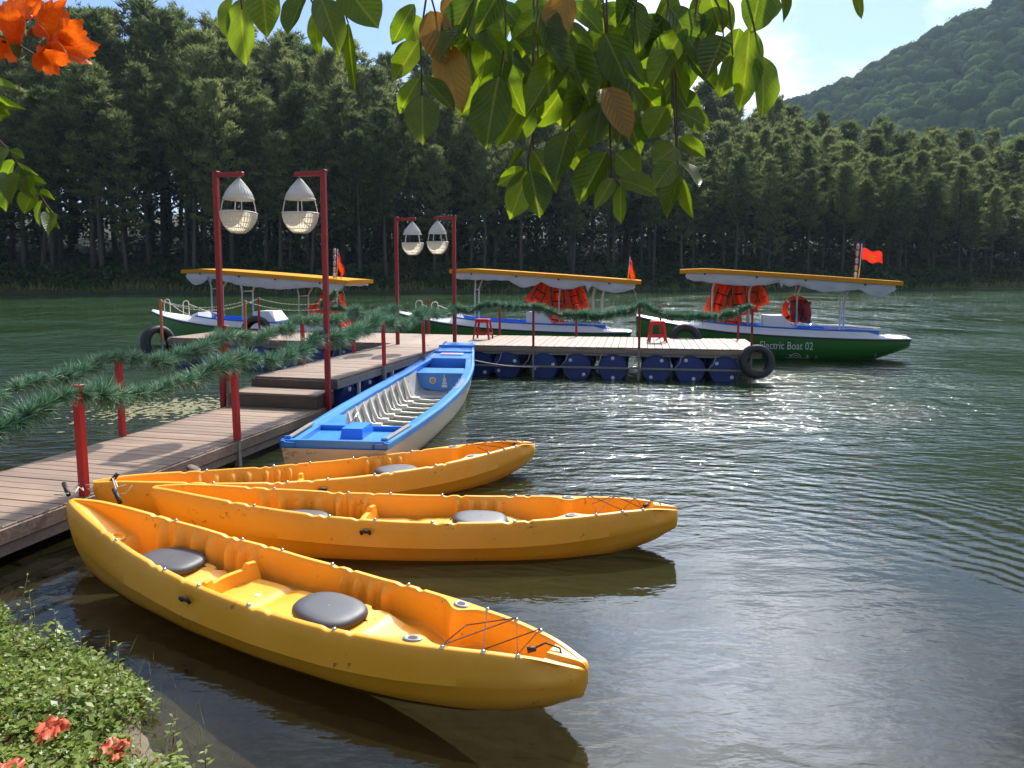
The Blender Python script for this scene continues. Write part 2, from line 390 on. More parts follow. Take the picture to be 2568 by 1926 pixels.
def ground_z(X, Y):
    X = np.asarray(X, dtype=float); Y = np.asarray(Y, dtype=float)
    d = shore_dist(X, Y)
    land = 0.02 + 0.17 * d / (1 + 0.12 * d) + 0.05 * (vnoise(X, Y, 2.2, 1) - 0.5) * np.clip(d * 3, 0, 1)
    land += 0.10 * np.exp(-((X + 2.10) ** 2 + (Y - 3.42) ** 2) / 0.05) * np.clip(d * 3, 0, 1)
    lake = 0.02 + 0.50 * np.maximum(d, -0.45) + 0.10 * np.minimum(d + 0.45, 0)
    lake = np.maximum(lake, -1.6 + 0.02 * d); lake = np.maximum(lake, -2.6) + 0.03 * (vnoise(X, Y, 1.3, 4) - 0.5)
    z = np.where(d > 0, np.minimum(land, 0.75), lake)
    return z
def axis(lo, hi, dense_lo, dense_hi, step, grow=1.28):
    a = list(np.arange(dense_lo, dense_hi + 1e-6, step)); s = step
    while a[-1] < hi: s *= grow; a.append(min(a[-1] + s, hi))
    s = step; b = []
    q = dense_lo
    while q > lo: s *= grow; q = max(q - s, lo); b.append(q)
    return np.array(b[::-1] + a)
def sheet(name, xs, ys, fz, mat, smooth=True):
    X, Y = np.meshgrid(xs, ys); Z = fz(X, Y)
    V = np.stack([X, Y, Z], -1).reshape(-1, 3); nx = len(xs)
    i, j = np.meshgrid(np.arange(nx - 1), np.arange(len(ys) - 1)); a = (j * nx + i).ravel()
    F = np.stack([a, a + 1, a + nx + 1, a + nx], -1)
    return link(name, np_mesh(name, V, F, mat, smooth)), X, Y

m, t = material('ground_soil')
g = t.new('ShaderNodeNewGeometry'); sp = t.new('ShaderNodeSeparateXYZ', i_0=g.outputs['Position'])
n1 = t.noise(g.outputs['Position'], 1.6, 6.0, 0.65); n2 = t.noise(g.outputs['Position'], 14.0, 4.0, 0.6)
soil = t.ramp(n1, [(0.3, (0.060, 0.045, 0.026)), (0.7, (0.150, 0.115, 0.070))])
sand = t.ramp(t.math('ADD', t.math('MULTIPLY', n1, 0.7), t.math('MULTIPLY', n2, 0.3)), [(0.32, (0.060, 0.046, 0.022)), (0.68, (0.185, 0.145, 0.085))])
weed = t.ramp(n1, [(0.35, (0.020, 0.030, 0.010)), (0.65, (0.050, 0.062, 0.020))])  # dark green painted into the bed for light lost in deep water
deep = t.math('MULTIPLY_ADD', sp.outputs[2], -1.6, -0.35, clamp=True)
under = t.mix(deep, sand, weed)
land = t.math('MULTIPLY_ADD', sp.outputs[2], 30.0, 0.2, clamp=True)
c = t.mix(land, under, soil)
b = t.new('ShaderNodeBsdfPrincipled', i_Base_Color=c, i_Roughness=0.85)
bp = t.new('ShaderNodeBump', i_Height=n2); bp.inputs['Strength'].default_value = 0.5; bp.inputs['Distance'].default_value = 0.02
t.l.new(bp.outputs[0], b.inputs['Normal']); t.new('ShaderNodeOutputMaterial', i_0=b.outputs[0])

gx = axis(-420, 520, -7, 7, 0.12); gy = axis(-30, 110, -1, 9, 0.12)
ground, _, _ = sheet('lake_bed_and_bank', gx, gy, ground_z, 'ground_soil')
ground.name = 'ground'; tag(ground, kind='structure')

m, t = material('lake_water')
g = t.new('ShaderNodeNewGeometry'); pos = g.outputs['Position']
sp = t.new('ShaderNodeSeparateXYZ', i_0=pos)
# wind ripples grow away from the bank; calm patches drift through them
calm_n = t.noise(pos, 0.20, 3.0, 0.5)
far = t.math('MULTIPLY_ADD', sp.outputs[1], 0.16, -0.86, clamp=True)
patch = t.ramp(calm_n, [(0.36, (0.25, 0.25, 0.25)), (0.62, (1, 1, 1))])
amp = t.math('MULTIPLY_ADD', t.math('MULTIPLY', far, patch), 1.10, 0.06)
w1 = t.noise(t.mapping(pos, rot=(0, 0, R(-12)), scale=(0.9, 2.3, 1)), 1.5, 3.0, 0.5, 0.4)
w2 = t.noise(t.mapping(pos, rot=(0, 0, R(14)), scale=(1.0, 2.0, 1)), 4.6, 3.0, 0.55, 0.3)
w3 = t.noise(t.mapping(pos, rot=(0, 0, R(5)), scale=(1.2, 1.7, 1)), 15.0, 2.0, 0.5)
chop = t.math('MULTIPLY_ADD', sp.outputs[1], 0.05, -0.75, clamp=True); near = t.math('SUBTRACT', 1.0, chop)
w0 = t.noise(t.mapping(pos, rot=(0, 0, R(6)), scale=(1.0, 0.42, 1)), 0.85, 3.0, 0.55, 0.2)
hgt = t.math('ADD', t.math('MULTIPLY', w1, 0.105), t.math('ADD', t.math('MULTIPLY', w2, t.math('MULTIPLY_ADD', near, 0.040, 0.012)), t.math('MULTIPLY', w3, t.math('MULTIPLY', near, 0.010))))
hgt = t.math('ADD', t.math('MULTIPLY', hgt, amp), t.math('MULTIPLY', w0, t.math('MULTIPLY', chop, 0.26)))
# a spent bow wave: arcs of small crests round the kayak ends
cx = t.math('SUBTRACT', sp.outputs[0], 0.9); cy = t.math('SUBTRACT', sp.outputs[1], 3.6)
rr = t.math('SQRT', t.math('ADD', t.math('MULTIPLY', cx, cx), t.math('MULTIPLY', cy, cy)))
rr = t.math('ADD', rr, t.math('MULTIPLY', t.noise(pos, 0.8, 2.0, 0.5), 0.9))
band = t.math('MULTIPLY', t.math('MULTIPLY_ADD', rr, 0.9, -2.7, clamp=True), t.math('MULTIPLY_ADD', rr, -0.30, 2.3, clamp=True))
ring = t.math('MULTIPLY', t.math('SINE', t.math('MULTIPLY', rr, 30.0)), t.math('MULTIPLY', band, t.noise(pos, 0.9, 2.0, 0.5)))
hgt = t.math('ADD', hgt, t.math('MULTIPLY', ring, 0.0034))
bump = t.new('ShaderNodeBump', i_Height=hgt); bump.inputs['Strength'].default_value = 1.0; bump.inputs['Distance'].default_value = 1.0
fres = t.new('ShaderNodeFresnel'); fres.inputs['IOR'].default_value = 1.333; t.l.new(bump.outputs[0], fres.inputs['Normal'])
glos = t.new('ShaderNodeBsdfGlossy'); glos.inputs['Color'].default_value = (1, 1, 1, 1); glos.inputs['Roughness'].default_value = 0.05
t.l.new(bump.outputs[0], glos.inputs['Normal'])
mk = t.new('ShaderNodeAttribute', attribute_name='murk')
murk_c = t.mix(t.noise(pos, 0.35, 3.0, 0.5), (0.018, 0.040, 0.013, 1), (0.028, 0.056, 0.019, 1))
murk_c = t.mix(t.math('MULTIPLY_ADD', mk.outputs['Fac'], 1.9, -.55, clamp=True), (0.030, 0.027, 0.010, 1), murk_c)
dif = t.new('ShaderNodeBsdfDiffuse', i_Color=murk_c)
trn = t.new('ShaderNodeBsdfTransparent'); trn.inputs['Color'].default_value = (0.52, 0.52, 0.40, 1)
body = t.new('ShaderNodeMixShader', i_0=mk.outputs['Fac'], i_1=trn.outputs[0], i_2=dif.outputs[0])
surf = t.new('ShaderNodeMixShader', i_0=fres.outputs[0], i_1=body.outputs[0], i_2=glos.outputs[0])
t.new('ShaderNodeOutputMaterial', i_0=surf.outputs[0])
wx = axis(-400, 500, -7, 7, 0.12); wy = axis(-8, 104, -1, 9, 0.12)
water, WX, WY = sheet('water', wx, wy, lambda X, Y: X * 0, 'lake_water')
dep = np.maximum(0.0, -ground_z(WX, WY)).ravel(); murk = 1.0 - np.exp(-1.25 * dep)
at = water.data.attributes.new('murk', 'FLOAT', 'POINT'); at.data.foreach_set('value', murk.astype(np.float32))
tag(water, kind='structure')

# ------------------------------------------------------------------ far bank, pine forest
def far_shore(x): return 80.0 + 0.17 * np.asarray(x) + 1.4 * np.sin(np.asarray(x) * 0.11) 
def far_z(X, Y):
    d = Y - far_shore(X)
    z = 0.30 * np.clip(d, -9, 2.5) + np.clip(d - 2.5, 0, 60) * (0.17 - 0.0004 * np.clip(X, -60, 120)) + 0.5 * (vnoise(X, Y, 0.2, 3) - 0.5)
    return z
m, t = material('forest_floor')
g = t.new('ShaderNodeNewGeometry'); n = t.noise(g.outputs['Position'], 0.5, 6.0, 0.65)
c = t.ramp(n, [(0.3, (0.018, 0.022, 0.009)), (0.7, (0.048, 0.056, 0.020))])
b = t.new('ShaderNodeBsdfPrincipled', i_Base_Color=c, i_Roughness=0.9)
bp = t.new('ShaderNodeBump', i_Height=n); bp.inputs['Strength'].default_value = 0.8; bp.inputs['Distance'].default_value = 0.4
t.l.new(bp.outputs[0], b.inputs['Normal']); t.new('ShaderNodeOutputMaterial', i_0=b.outputs[0])
xs = np.linspace(-180, 300, 161); V = []
ds = np.concatenate([np.linspace(-6, 4, 9), np.linspace(6, 60, 14), np.array([80, 110, 150, 200])])
X, D = np.meshgrid(xs, ds); Y = far_shore(X) + D; Z = far_z(X, Y)
i, j = np.meshgrid(np.arange(len(xs) - 1), np.arange(len(ds) - 1)); a = (j * len(xs) + i).ravel()
fb = link('far_bank', np_mesh('far_bank', np.stack([X, Y, Z], -1).reshape(-1, 3), np.stack([a, a + 1, a + len(xs) + 1, a + len(xs)], -1), 'forest_floor', True))
tag(fb, kind='structure')

def blades(C, D, L, Wd, rng):
    """one thin triangle per row: root C, direction D, length L, width Wd"""
    n = len(C); side = np.cross(D, rng.normal(size=(n, 3))); side /= np.linalg.norm(side, axis=1, keepdims=True) + 1e-9
    V = np.empty((n, 3, 3)); V[:, 0] = C + side * Wd[:, None] * .5; V[:, 1] = C - side * Wd[:, None] * .5; V[:, 2] = C + D * L[:, None]
    return V.reshape(-1, 3), np.arange(n * 3).reshape(n, 3)
def pine_proto(seed, H=26.0, low=0.42, rad=2.7):
    rng = np.random.default_rng(seed); rr = random.Random(seed)
    tr = MB(); pts = []; rs = []
    bx, by = rr.uniform(-.4, .4), rr.uniform(-.4, .4)
    for k in range(9):
        q = k / 8; pts.append((bx * math.sin(q * 3.1), by * math.sin(q * 2.6), H * q * 0.985)); rs.append(0.21 * (1 - q) ** 0.8 + 0.02)
    tr.tube(pts, rs, 7)
    axis_at = lambda q: Vector((bx * math.sin(q * 3.1), by * math.sin(q * 2.6), H * q * 0.985))
    tips = []
    nb = 74
    for k in range(nb):
        q = low + (1 - low) * (k / nb) ** 0.85
        u = (q - low) / (1 - low)
        prof = (math.sin(math.pi * min(1, (u * 0.80 + 0.18))) ** 0.6) * (1 - 0.15 * u)
        ln = rad * max(0.16, prof) * rr.uniform(0.42, 1.30)
        az = k * 2.4 + rr.uniform(-.5, .5); el = R(rr.uniform(-5, 25) + 40 * u)
        a = axis_at(q); d = Vector((math.cos(az) * math.cos(el), math.sin(az) * math.cos(el), math.sin(el)))
        e = a + d * ln + Vector((0, 0, 0.12 * ln))
        tr.tube([a, a.lerp(e, .5) + Vector((0, 0, -0.05 * ln)), e], [0.05 * (1 - u) + .018, 0.03, 0.012], 4)
        for s in (0.35, 0.55, 0.75, 0.9, 1.0):
            for _ in range(2): tips.append((a.lerp(e, s) + Vector((rr.gauss(0, .22), rr.gauss(0, .22), rr.gauss(0, .16))), d, 0.6 + 0.4 * s))
    # bare dead stubs under the crown
    for k in range(9):
        q = rr.uniform(0.15, low); az = rr.uniform(0, 6.28); a = axis_at(q)
        tr.tube([a, a + Vector((math.cos(az), math.sin(az), 0.25)) * rr.uniform(.5, 1.3)], [0.03, 0.01], 3)
    tips.append((axis_at(1.0), Vector((0, 0, 1)), 1.0))
    P = np.array([list(p) for p, _, _ in tips]); Dn = np.array([list(d) for _, d, _ in tips]); S = np.array([s for _, _, s in tips])
    per = 9
    C = np.repeat(P, per, 0) + rng.normal(scale=0.10, size=(len(P) * per, 3))
    D = np.repeat(Dn, per, 0) * 0.55 + rng.normal(scale=0.62, size=(len(P) * per, 3)) + np.array([0, 0, 0.55])
    D /= np.linalg.norm(D, axis=1, keepdims=True)
    L = rng.uniform(0.45, 0.85, len(C)) * np.repeat(S, per); Wd = rng.uniform(0.10, 0.17, len(C))
    V, F = blades(C, D, L, Wd, rng)
    return tr.mesh('pine_trunk', 'pine_bark'), np_mesh('pine_crown', V, F, 'pine_needles')
PROTO = [pine_proto(11, low=.36, rad=3.3), pine_proto(12, low=0.44, rad=3.0), pine_proto(13, low=0.28, rad=3.5), pine_proto(14, low=0.38, rad=3.2), pine_proto(15, low=0.22, rad=3.4), pine_proto(16, low=0.50, rad=2.9)]
# canopy height above the water along the far bank
SKX = [-110, -70, -50, -40, -32, -22, -10, 8, 25, 38, 48, 58, 72, 110, 160]
SKZ = [36, 36, 36.2, 37.2, 34.4, 31.5, 29.8, 28.2, 26.2, 22.8, 21.2, 20.2, 18.8, 18, 17]
trng = random.Random(5); n_tree = 0
ROWS = [3.5, 6.5, 10.0, 14.0, 18.5, 23.5, 29.0, 35.0]
for ri, d0 in enumerate(ROWS):
    x = -72 + trng.uniform(0, 3)
    while x < 92 and n_tree < 296:
        xx = x + trng.uniform(-1.0, 1.0); yy = float(far_shore(xx)) + d0 + trng.uniform(-1.3, 1.3)
        x += trng.uniform(3.3, 5.6)
        if abs(xx) > yy * 0.745 + 3: continue
        gz = float(far_z(np.array(xx), np.array(yy)))
        top = np.interp(xx * 95.0 / yy, SKX, SKZ) * yy / 100.0
        lift = 0.74 + 0.26 * min(1.0, ri / 5.0)
        h = max(11.0, (top * lift - gz)) * trng.uniform(0.82, 1.05)
        s = h / 26.0; tm, cm = PROTO[trng.randrange(6)]
        root = empty('pine_tree', (xx, yy, gz - 0.1), trng.uniform(0, 6.28), None, 'pine tree', 'pines of the forest across the lake')
        root['label'] = 'tall pine standing at the water edge of the far bank' if ri < 2 else 'tall pine deep in the forest across the lake'
        root['group'] = 'pines along the far water edge' if ri < 2 else 'pines deep in the far forest'
        sw = s * trng.uniform(1.15, 1.6)
        root.scale = (sw, sw, s); root.rotation_euler[0] = R(trng.uniform(-2, 2))
        link('trunk', tm, root); link('crown', cm, root); n_tree += 1
# the one tall tip that stands above the left skyline
yy = 104.0; xx = (324 - 1106) / 1600 * yy; gz = float(far_z(np.array(xx), np.array(yy)))
root = empty('pine_tree', (xx, yy, gz), 0.4, 'single tall conical pine rising above the left part of the forest skyline', 'pine tree')
root.scale = (1.1, 1.1, (2.2 + 568 / 1600 * yy - gz) / 26.0); link('trunk', PROTO[4][0], root); link('crown', PROTO[4][1], root)

def leaf_cloud(centres, radii, per, size, rng, flat=0.8, up=0.4, jit=0.55):
    """leaf-sized quads spread through lumpy blobs"""
    n = len(centres) * per
    C = np.repeat(np.asarray(centres, float), per, 0); Rr = np.repeat(np.asarray(radii, float), per)
    d = rng.normal(size=(n, 3)); d /= np.linalg.norm(d, axis=1, keepdims=True); d[:, 2] = np.abs(d[:, 2]) * flat * np.where(rng.random(n) < 0.85, 1, -0.6)
    P = C + d * (Rr * rng.uniform(0.55, 1.05, n) ** 0.6)[:, None]
    nn = d * 0.7 + rng.normal(scale=jit, size=(n, 3)) + np.array([0, 0, up]); nn /= np.linalg.norm(nn, axis=1, keepdims=True)
    a = np.cross(nn, rng.normal(size=(n, 3))); a /= np.linalg.norm(a, axis=1, keepdims=True); b_ = np.cross(nn, a)
    s = (size * rng.uniform(0.6, 1.3, n))[:, None]
    V = np.empty((n, 4, 3)); V[:, 0] = P - a * s; V[:, 1] = P + b_ * s * 0.55; V[:, 2] = P + a * s; V[:, 3] = P - b_ * s * 0.55
    return V.reshape(-1, 3), np.arange(n * 4).reshape(n, 4)
rng = np.random.default_rng(3)
cs, rs_ = [], []
for k in range(900):
    x = rng.uniform(-75, 85); d = abs(rng.normal(0, 6)) + 1.2; y = float(far_shore(x)) + d
    r = rng.uniform(0.8, 2.0) * (1.0 if d > 2.5 else 0.45); cs.append((x, y, float(far_z(np.array(x), np.array(y))) + r * 0.2)); rs_.append(r)
for k in range(2300):
    x = rng.uniform(-78, 92); d = rng.uniform(9, 46); y = float(far_shore(x)) + d
    if x / y < -.42 and rng.random() < .5: continue
    r = rng.uniform(1.6, 3.4); cs.append((x, y, float(far_z(np.array(x), np.array(y))) + rng.uniform(.3, 6.5 + .22 * d))); rs_.append(r)
V, F = leaf_cloud(cs, rs_, 110, 0.26, rng)
tag(link('undergrowth', np_mesh('undergrowth', V, F, 'shrub_leaves')), 'dark green shrubs and scrub under the pines of the far bank', 'shrubs', kind='stuff')
n = 9000
x = rng.uniform(-75, 90, n); d = rng.uniform(0.2, 3.2, n); y = far_shore(x) + d
C = np.stack([x, y, far_z(x, y)], -1); D = rng.normal(scale=0.25, size=(n, 3)) + np.array([0, 0, 1.0]); D /= np.linalg.norm(D, axis=1, keepdims=True)
V, F = blades(C, D, rng.uniform(0.3, 0.9, n), rng.uniform(0.08, 0.16, n), rng)
tag(link('shore_grass', np_mesh('shore_grass', V, F, 'grass_blades')), 'rough grass along the foot of the far bank', 'grass', kind='stuff')

# ------------------------------------------------------------------ wooded mountain
def ridge(x): return np.interp(x, [-200, 0, 60, 120, 183, 232, 263, 304, 345, 420, 520, 640, 800], [6, 20, 45, 78, 104, 124, 144, 164, 184, 222, 262, 280, 285])
def mtn_z(X, Y):
    u = np.clip((Y - 215.0) / 285.0, 0, 1); v = np.clip((Y - 500.0) / 300.0, 0, 1)
    z = 10 + (ridge(X) - 10) * (u ** 1.15) * (1 - 0.5 * v)
    gul = (vnoise(X, Y * 0.4, 0.012, 2) - 0.5) * 44 + (vnoise(X, Y, 0.03, 5) - 0.5) * 18
    return z + gul * u * (1 - u) * 2.4
xs = np.linspace(-200, 800, 126); ys = np.linspace(200, 800, 76)
mt, _, _ = sheet('mountain', xs, ys, mtn_z, 'forest_floor'); tag(mt, kind='structure')
cs, rs_ = [], []
while len(cs) < 1700:
    x, y = rng.uniform(70, 560), rng.uniform(225, 520)
    if abs(x) > y * 0.86 or x < y * 0.28: continue
    r = rng.uniform(4.0, 9.0); cs.append((x, y, float(mtn_z(np.array(x), np.array(y))) + r * 0.45)); rs_.append(r)
V, F = leaf_cloud(cs, rs_, 170, 0.62, rng, flat=1.05, up=0.12, jit=0.22)
# solid lumpy crown bodies under the leaves
nu, nv = 12, 6; az_, el_ = np.meshgrid(np.linspace(0, 2 * np.pi, nu, endpoint=False), np.linspace(-.35, 1.5, nv)); VV, FF = [], []
qi, qj = np.meshgrid(np.arange(nu), np.arange(nv - 1)); q0 = (qj * nu + qi).ravel(); q1 = (qj * nu + (qi + 1) % nu).ravel(); base_f = np.stack([q0, q1, q1 + nu, q0 + nu], -1)
for k, (c_, r_) in enumerate(zip(cs, rs_)):
    rr_ = r_ * .86 * (1 + rng.uniform(-.16, .16, az_.shape))
    VV.append(np.stack([c_[0] + rr_ * np.cos(az_) * np.cos(el_), c_[1] + rr_ * np.sin(az_) * np.cos(el_), c_[2] + rr_ * 1.02 * np.sin(el_)], -1).reshape(-1, 3)); FF.append(base_f + k * nu * nv)
nV = len(V); V = np.concatenate([V] + VV); F = np.concatenate([F, np.concatenate(FF) + nV])
tag(link('mountain_woodland', np_mesh('mountain_woodland', V, F, 'hill_leaves')), 'dense woodland covering the slope of the mountain', 'woodland', kind='stuff')

# ------------------------------------------------------------------ the air between the lake and the mountain
hm, t = material('lake_air')
pv = t.new('ShaderNodeVolumePrincipled'); pv.inputs['Color'].default_value = (0.60, 0.76, 1.0, 1); pv.inputs['Density'].default_value = 0.00012; pv.inputs['Anisotropy'].default_value = 0.35
t.new('ShaderNodeOutputMaterial', i_Volume=pv.outputs[0])
hz = MB().box((200, 390, 148), (1300, 900, 304)).build('haze', hm); tag(hz, 'thin blue haze over the lake and the slopes', 'haze', kind='stuff')
# ------------------------------------------------------------------ boardwalk and floating docks
WA = R(13.8)
WO = Vector((-2.65, 10.05, 0)); WU = Vector((math.sin(WA), math.cos(WA), 0)); WN = Vector((math.cos(WA), -math.sin(WA), 0))
def wp(u, n, z=0.0): return WO + WU * u + WN * n + Vector((0, 0, z))
drng = random.Random(21)

def plank_mesh(length, width, thick=0.028):
    return MB().bbox((0, 0, 0), (length, width, thick), 0.004).mesh('plank', 'plank')
def lay_planks(parent, origin, along, across, length, width, n, gap=0.006, z=0.0):
    """n planks side by side; each lies across, they follow each other along"""
    me = plank_mesh(length, width - gap)
    ang = math.atan2(across.y, across.x)
    for k in range(n):
        p = origin + along * (width * (k + 0.5)) + Vector((0, 0, z + drng.uniform(-0.002, 0.002)))
        o = link('plank', me, parent); o.location = p
        o.rotation_euler = (0, 0, ang + drng.uniform(-0.002, 0.002) + (math.pi if drng.random() < 0.5 else 0))

RZ = lambda a: Matrix.Rotation(a, 3, 'Z')
YAW_W = math.atan2(WN.y, WN.x)
# lower boardwalk
low = empty('boardwalk', (0, 0, 0), 0, 'low weathered plank boardwalk leading from the bank up to two steps', 'boardwalk')
lay_planks(low, wp(-7.2, -0.70, 0.286), WU, WN, 1.40, 0.14, 53)
for s_, nm in ((0.012, 'fascia_board'), (-1.412, 'fascia_board')):
    a = wp(-7.2, s_); L = 7.45
    MB().bbox(wp(-7.2 + L / 2, s_, 0.228), (0.024, L, 0.115), 0.004, RZ(-WA)).build(nm, 'fascia', low)
    MB().bbox(wp(-7.2 + L / 2, s_ - 0.03 * (1 if s_ > 0 else -1), 0.118), (0.05, L, 0.085), 0.004, RZ(-WA)).build('bearer', 'weathered_wood', low)
for u in (-5.4, -3.6, -1.8, 0.0):
    for n in (-0.12, -1.28): MB().tube([wp(u, n, -0.9), wp(u, n, 0.16)], 0.045, 8).build('pile', 'weathered_wood', low)
# step unit and upper floating walkway
up = empty('floating_walkway', (0, 0, 0), 0, 'raised plank walkway on blue drums with two dark steps at its near end', 'walkway')
lay_planks(up, wp(0.52, -0.66, 0.636), WU, WN, 1.34, 0.14, 38)
MB().bbox(wp(0.12, -0.70, 0.488), (1.36, 0.30, 0.03), 0.004, RZ(YAW_W)).build('step_tread', 'plank', up)
MB().bbox(wp(0.37, -0.70, 0.489), (1.36, 0.19, 0.03), 0.004, RZ(YAW_W)).build('step_tread', 'plank', up)
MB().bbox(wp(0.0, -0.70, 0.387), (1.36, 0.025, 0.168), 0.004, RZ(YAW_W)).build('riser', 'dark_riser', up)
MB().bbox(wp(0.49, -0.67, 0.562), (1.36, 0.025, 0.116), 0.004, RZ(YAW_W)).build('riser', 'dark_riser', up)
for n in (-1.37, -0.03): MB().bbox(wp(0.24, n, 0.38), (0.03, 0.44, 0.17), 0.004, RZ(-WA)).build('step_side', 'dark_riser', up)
for n in (-1.34, 0.022):
    MB().bbox(wp(3.2, n, 0.562), (0.022, 5.4, 0.115), 0.004, RZ(-WA)).build('fascia_board', 'weathered_wood', up)
for u in (1.25, 2.55, 3.8, 5.0):
    for n in (-1.30, 0.0): MB().box(wp(u, n, 0.30), (0.04, 0.05, 0.42), RZ(-WA)).build('strut', 'drum_bung', up)

def drum_proto():
    b = MB(); r, L = 0.295, 0.88
    prof = [(0.0, L / 2 - .012), (r * .86, L / 2 - .012), (r * .90, L / 2), (r * .97, L / 2), (r, L / 2 - .03)]
    for z in (0.16, -0.16): prof += [(r, z + .05), (r * 1.025, z + .02), (r * 1.025, z - .02), (r, z - .05)]
    prof += [(r, -L / 2 + .03), (r * .97, -L / 2), (r * .90, -L / 2), (r * .86, -L / 2 + .012), (0.0, -L / 2 + .012)]
    b.lathe(prof[::-1], 28); me = b.mesh('drum', 'drum_blue'); me.set_sharp_from_angle(angle=R(35))
    p = MB().lathe([(0.036, -.004), (0.036, .020), (0.026, .024), (0.0, .024)], 14).mesh('bung', 'drum_bung')
    return me, p
DRUM, BUNG = drum_proto()
def drum(parent, pos, facing, roll):
    """plastic drum lying on its side, end cap toward facing"""
    o = link('drum', DRUM, parent)
    q = Vector(facing).to_track_quat('Z', 'Y'); o.rotation_mode = 'QUATERNION'; o.rotation_quaternion = q; o.location = pos
    for s_ in (1, -1):
        e = link('bung', BUNG, o); e.location = (math.cos(roll) * 0.20 * s_, math.sin(roll) * 0.20 * s_, 0.425)
    return o
for k in range(7): drum(up, wp(0.95 + k * 0.70, -0.46, 0.235), WN, drng.uniform(0, 3))
for k in range(7): drum(up, wp(0.95 + k * 0.70, -1.0, 0.235), -WN, drng.uniform(0, 3)) if k % 2 == 0 else None

# the two arms of the T
def pontoon(a, b, depth, label, n_pl, drums_at, back_drums=True):
    a, b = Vector((*a, 0)), Vector((*b, 0)); L = (b - a).length; al = (b - a).normalized(); bk = Vector((-al.y, al.x, 0))
    root = empty('floating_dock', (0, 0, 0), 0, label, 'dock')
    lay_planks(root, a + bk * (depth / 2), al, bk, depth, L / n_pl, n_pl, z=0.636)
    yaw = math.atan2(al.y, al.x)
    for off in (-0.012, depth + 0.012):
        MB().bbox(a + al * (L / 2) + bk * off + Vector((0, 0, 0.575)), (L, 0.022, 0.085), 0.004, RZ(yaw)).build('fascia_board', 'fascia', root)
        MB().bbox(a + al * (L / 2) + bk * (off + (0.05 if off < 0 else -0.05)) + Vector((0, 0, 0.50)), (L, 0.05, 0.06), 0.004, RZ(yaw)).build('bearer', 'bare_steel', root)
    MB().box(a + al * (L / 2) + bk * (-0.05) + Vector((0, 0, 0.235)), (L, 0.02, 0.04), RZ(yaw)).build('drum_rail', 'bare_steel', root)
    for off in (0.0, L):
        MB().bbox(a + al * (off - 0.012 + (0.024 if off else 0)) + bk * (depth / 2) + Vector((0, 0, 0.575)), (0.022, depth, 0.085), 0.004, RZ(yaw)).build('end_board', 'fascia', root)
    for q in drums_at:
        drum(root, a + al * q + bk * 0.44 + Vector((0, 0, 0.225)), -bk, drng.uniform(0, 3))
        if back_drums: drum(root, a + al * q + bk * (depth - 0.5) + Vector((0, 0, 0.225)), bk, drng.uniform(0, 3))
    # cord lashings over the drums
    for q in drums_at:
        e = a + al * (q + 0.36) + bk * (-0.03)
        MB().tube([e + Vector((0, 0, 0.25)), e + al * 0.10 + Vector((0, 0, 0.36)), e + al * 0.14 + bk * .03 + Vector((0, 0, 0.50))], 0.006, 5).build('lashing', 'white_rope', root)
    return a, al, bk, root
PA = pontoon((-8.05, 17.25), (-1.95, 15.72), 2.35, 'plank floating dock on blue drums alongside the leftmost covered boat', 42, [0.35, 1.05, 1.75, 2.40, 3.10, 3.80, 4.50, 5.20])
PB = pontoon((-1.05, 15.52), (4.92, 14.49), 2.40, 'plank floating dock on blue drums carrying two red stools', 41, [0.35, 0.95, 1.73, 2.42, 3.15, 4.02, 4.68, 5.35])
# landing that joins walkway and arms
jt = empty('dock_landing', (0, 0, 0), 0, 'small plank landing joining the walkway to both dock arms', 'dock')
ja = Vector((-2.0, 15.80, 0)); jb = Vector((-1.02, 15.60, 0)); jal = (jb - ja).normalized(); jbk = Vector((-jal.y, jal.x, 0))
lay_planks(jt, ja + jbk * 1.15, jal, jbk, 2.3, (jb - ja).length / 7, 7, z=0.630)
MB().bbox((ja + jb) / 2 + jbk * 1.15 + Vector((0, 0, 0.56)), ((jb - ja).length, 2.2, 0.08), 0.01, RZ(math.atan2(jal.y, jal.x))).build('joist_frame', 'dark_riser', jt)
drum(jt, (ja + jb) / 2 + jbk * 1.0 + Vector((0, 0, 0.225)), -jbk, 0.4)

# worn pile stub beside the boardwalk
st = empty('mooring_pile', (-3.12, 7.10, 0), 0, 'stubby weathered post in the water beside the boardwalk', 'post')
MB().tube([(0, 0, -.7), (0, 0, 0.20), (0.01, 0, 0.27)], [0.07, 0.068, 0.062], 12).build('shaft', 'weathered_wood', st)
MB().tube([(0.0, 0, 0.262), (0.012, 0, 0.285)], [0.072, 0.06], 12).build('cap', 'tree_bark', st)
MB().tube([(-0.30, 0.05, 0.13), (0.14, -0.02, 0.15)], 0.022, 6).build('cross_peg', 'weathered_wood', st)

# ------------------------------------------------------------------ red posts
def post(p, z0, z1, label, group, mat='red_paint', size=0.062, foot=0.35, lean=(0, 0)):
    root = empty('railing_post', (p[0], p[1], z0 - foot), -WA, label, 'post', group)
    h = z1 - z0 + foot
    MB().bbox((0, 0, foot + (h - foot) / 2), (size, size, h - foot), 0.006).build('shaft', mat, root)
    MB().bbox((0, 0, foot / 2 - 0.2), (size * .92, size * .92, foot + 0.4), 0.006).build('foot', 'bare_steel', root)
    MB().bbox((0, 0, h + 0.004), (size * 1.06, size * 1.06, 0.010), 0.003).build('end_cap', mat, root)
    root.rotation_euler[0] = lean[0]; root.rotation_euler[1] = lean[1]
    return root
RP = [(-4.52, 2.6), (-3.63, 6.15), (-3.09, 8.22), (-2.08, 12.02), (-1.64, 13.78)]
LP = [(-5.42, 4.6), (-4.49, 8.42), (-4.02, 10.42), (-3.45, 12.20), (-3.00, 14.0)]
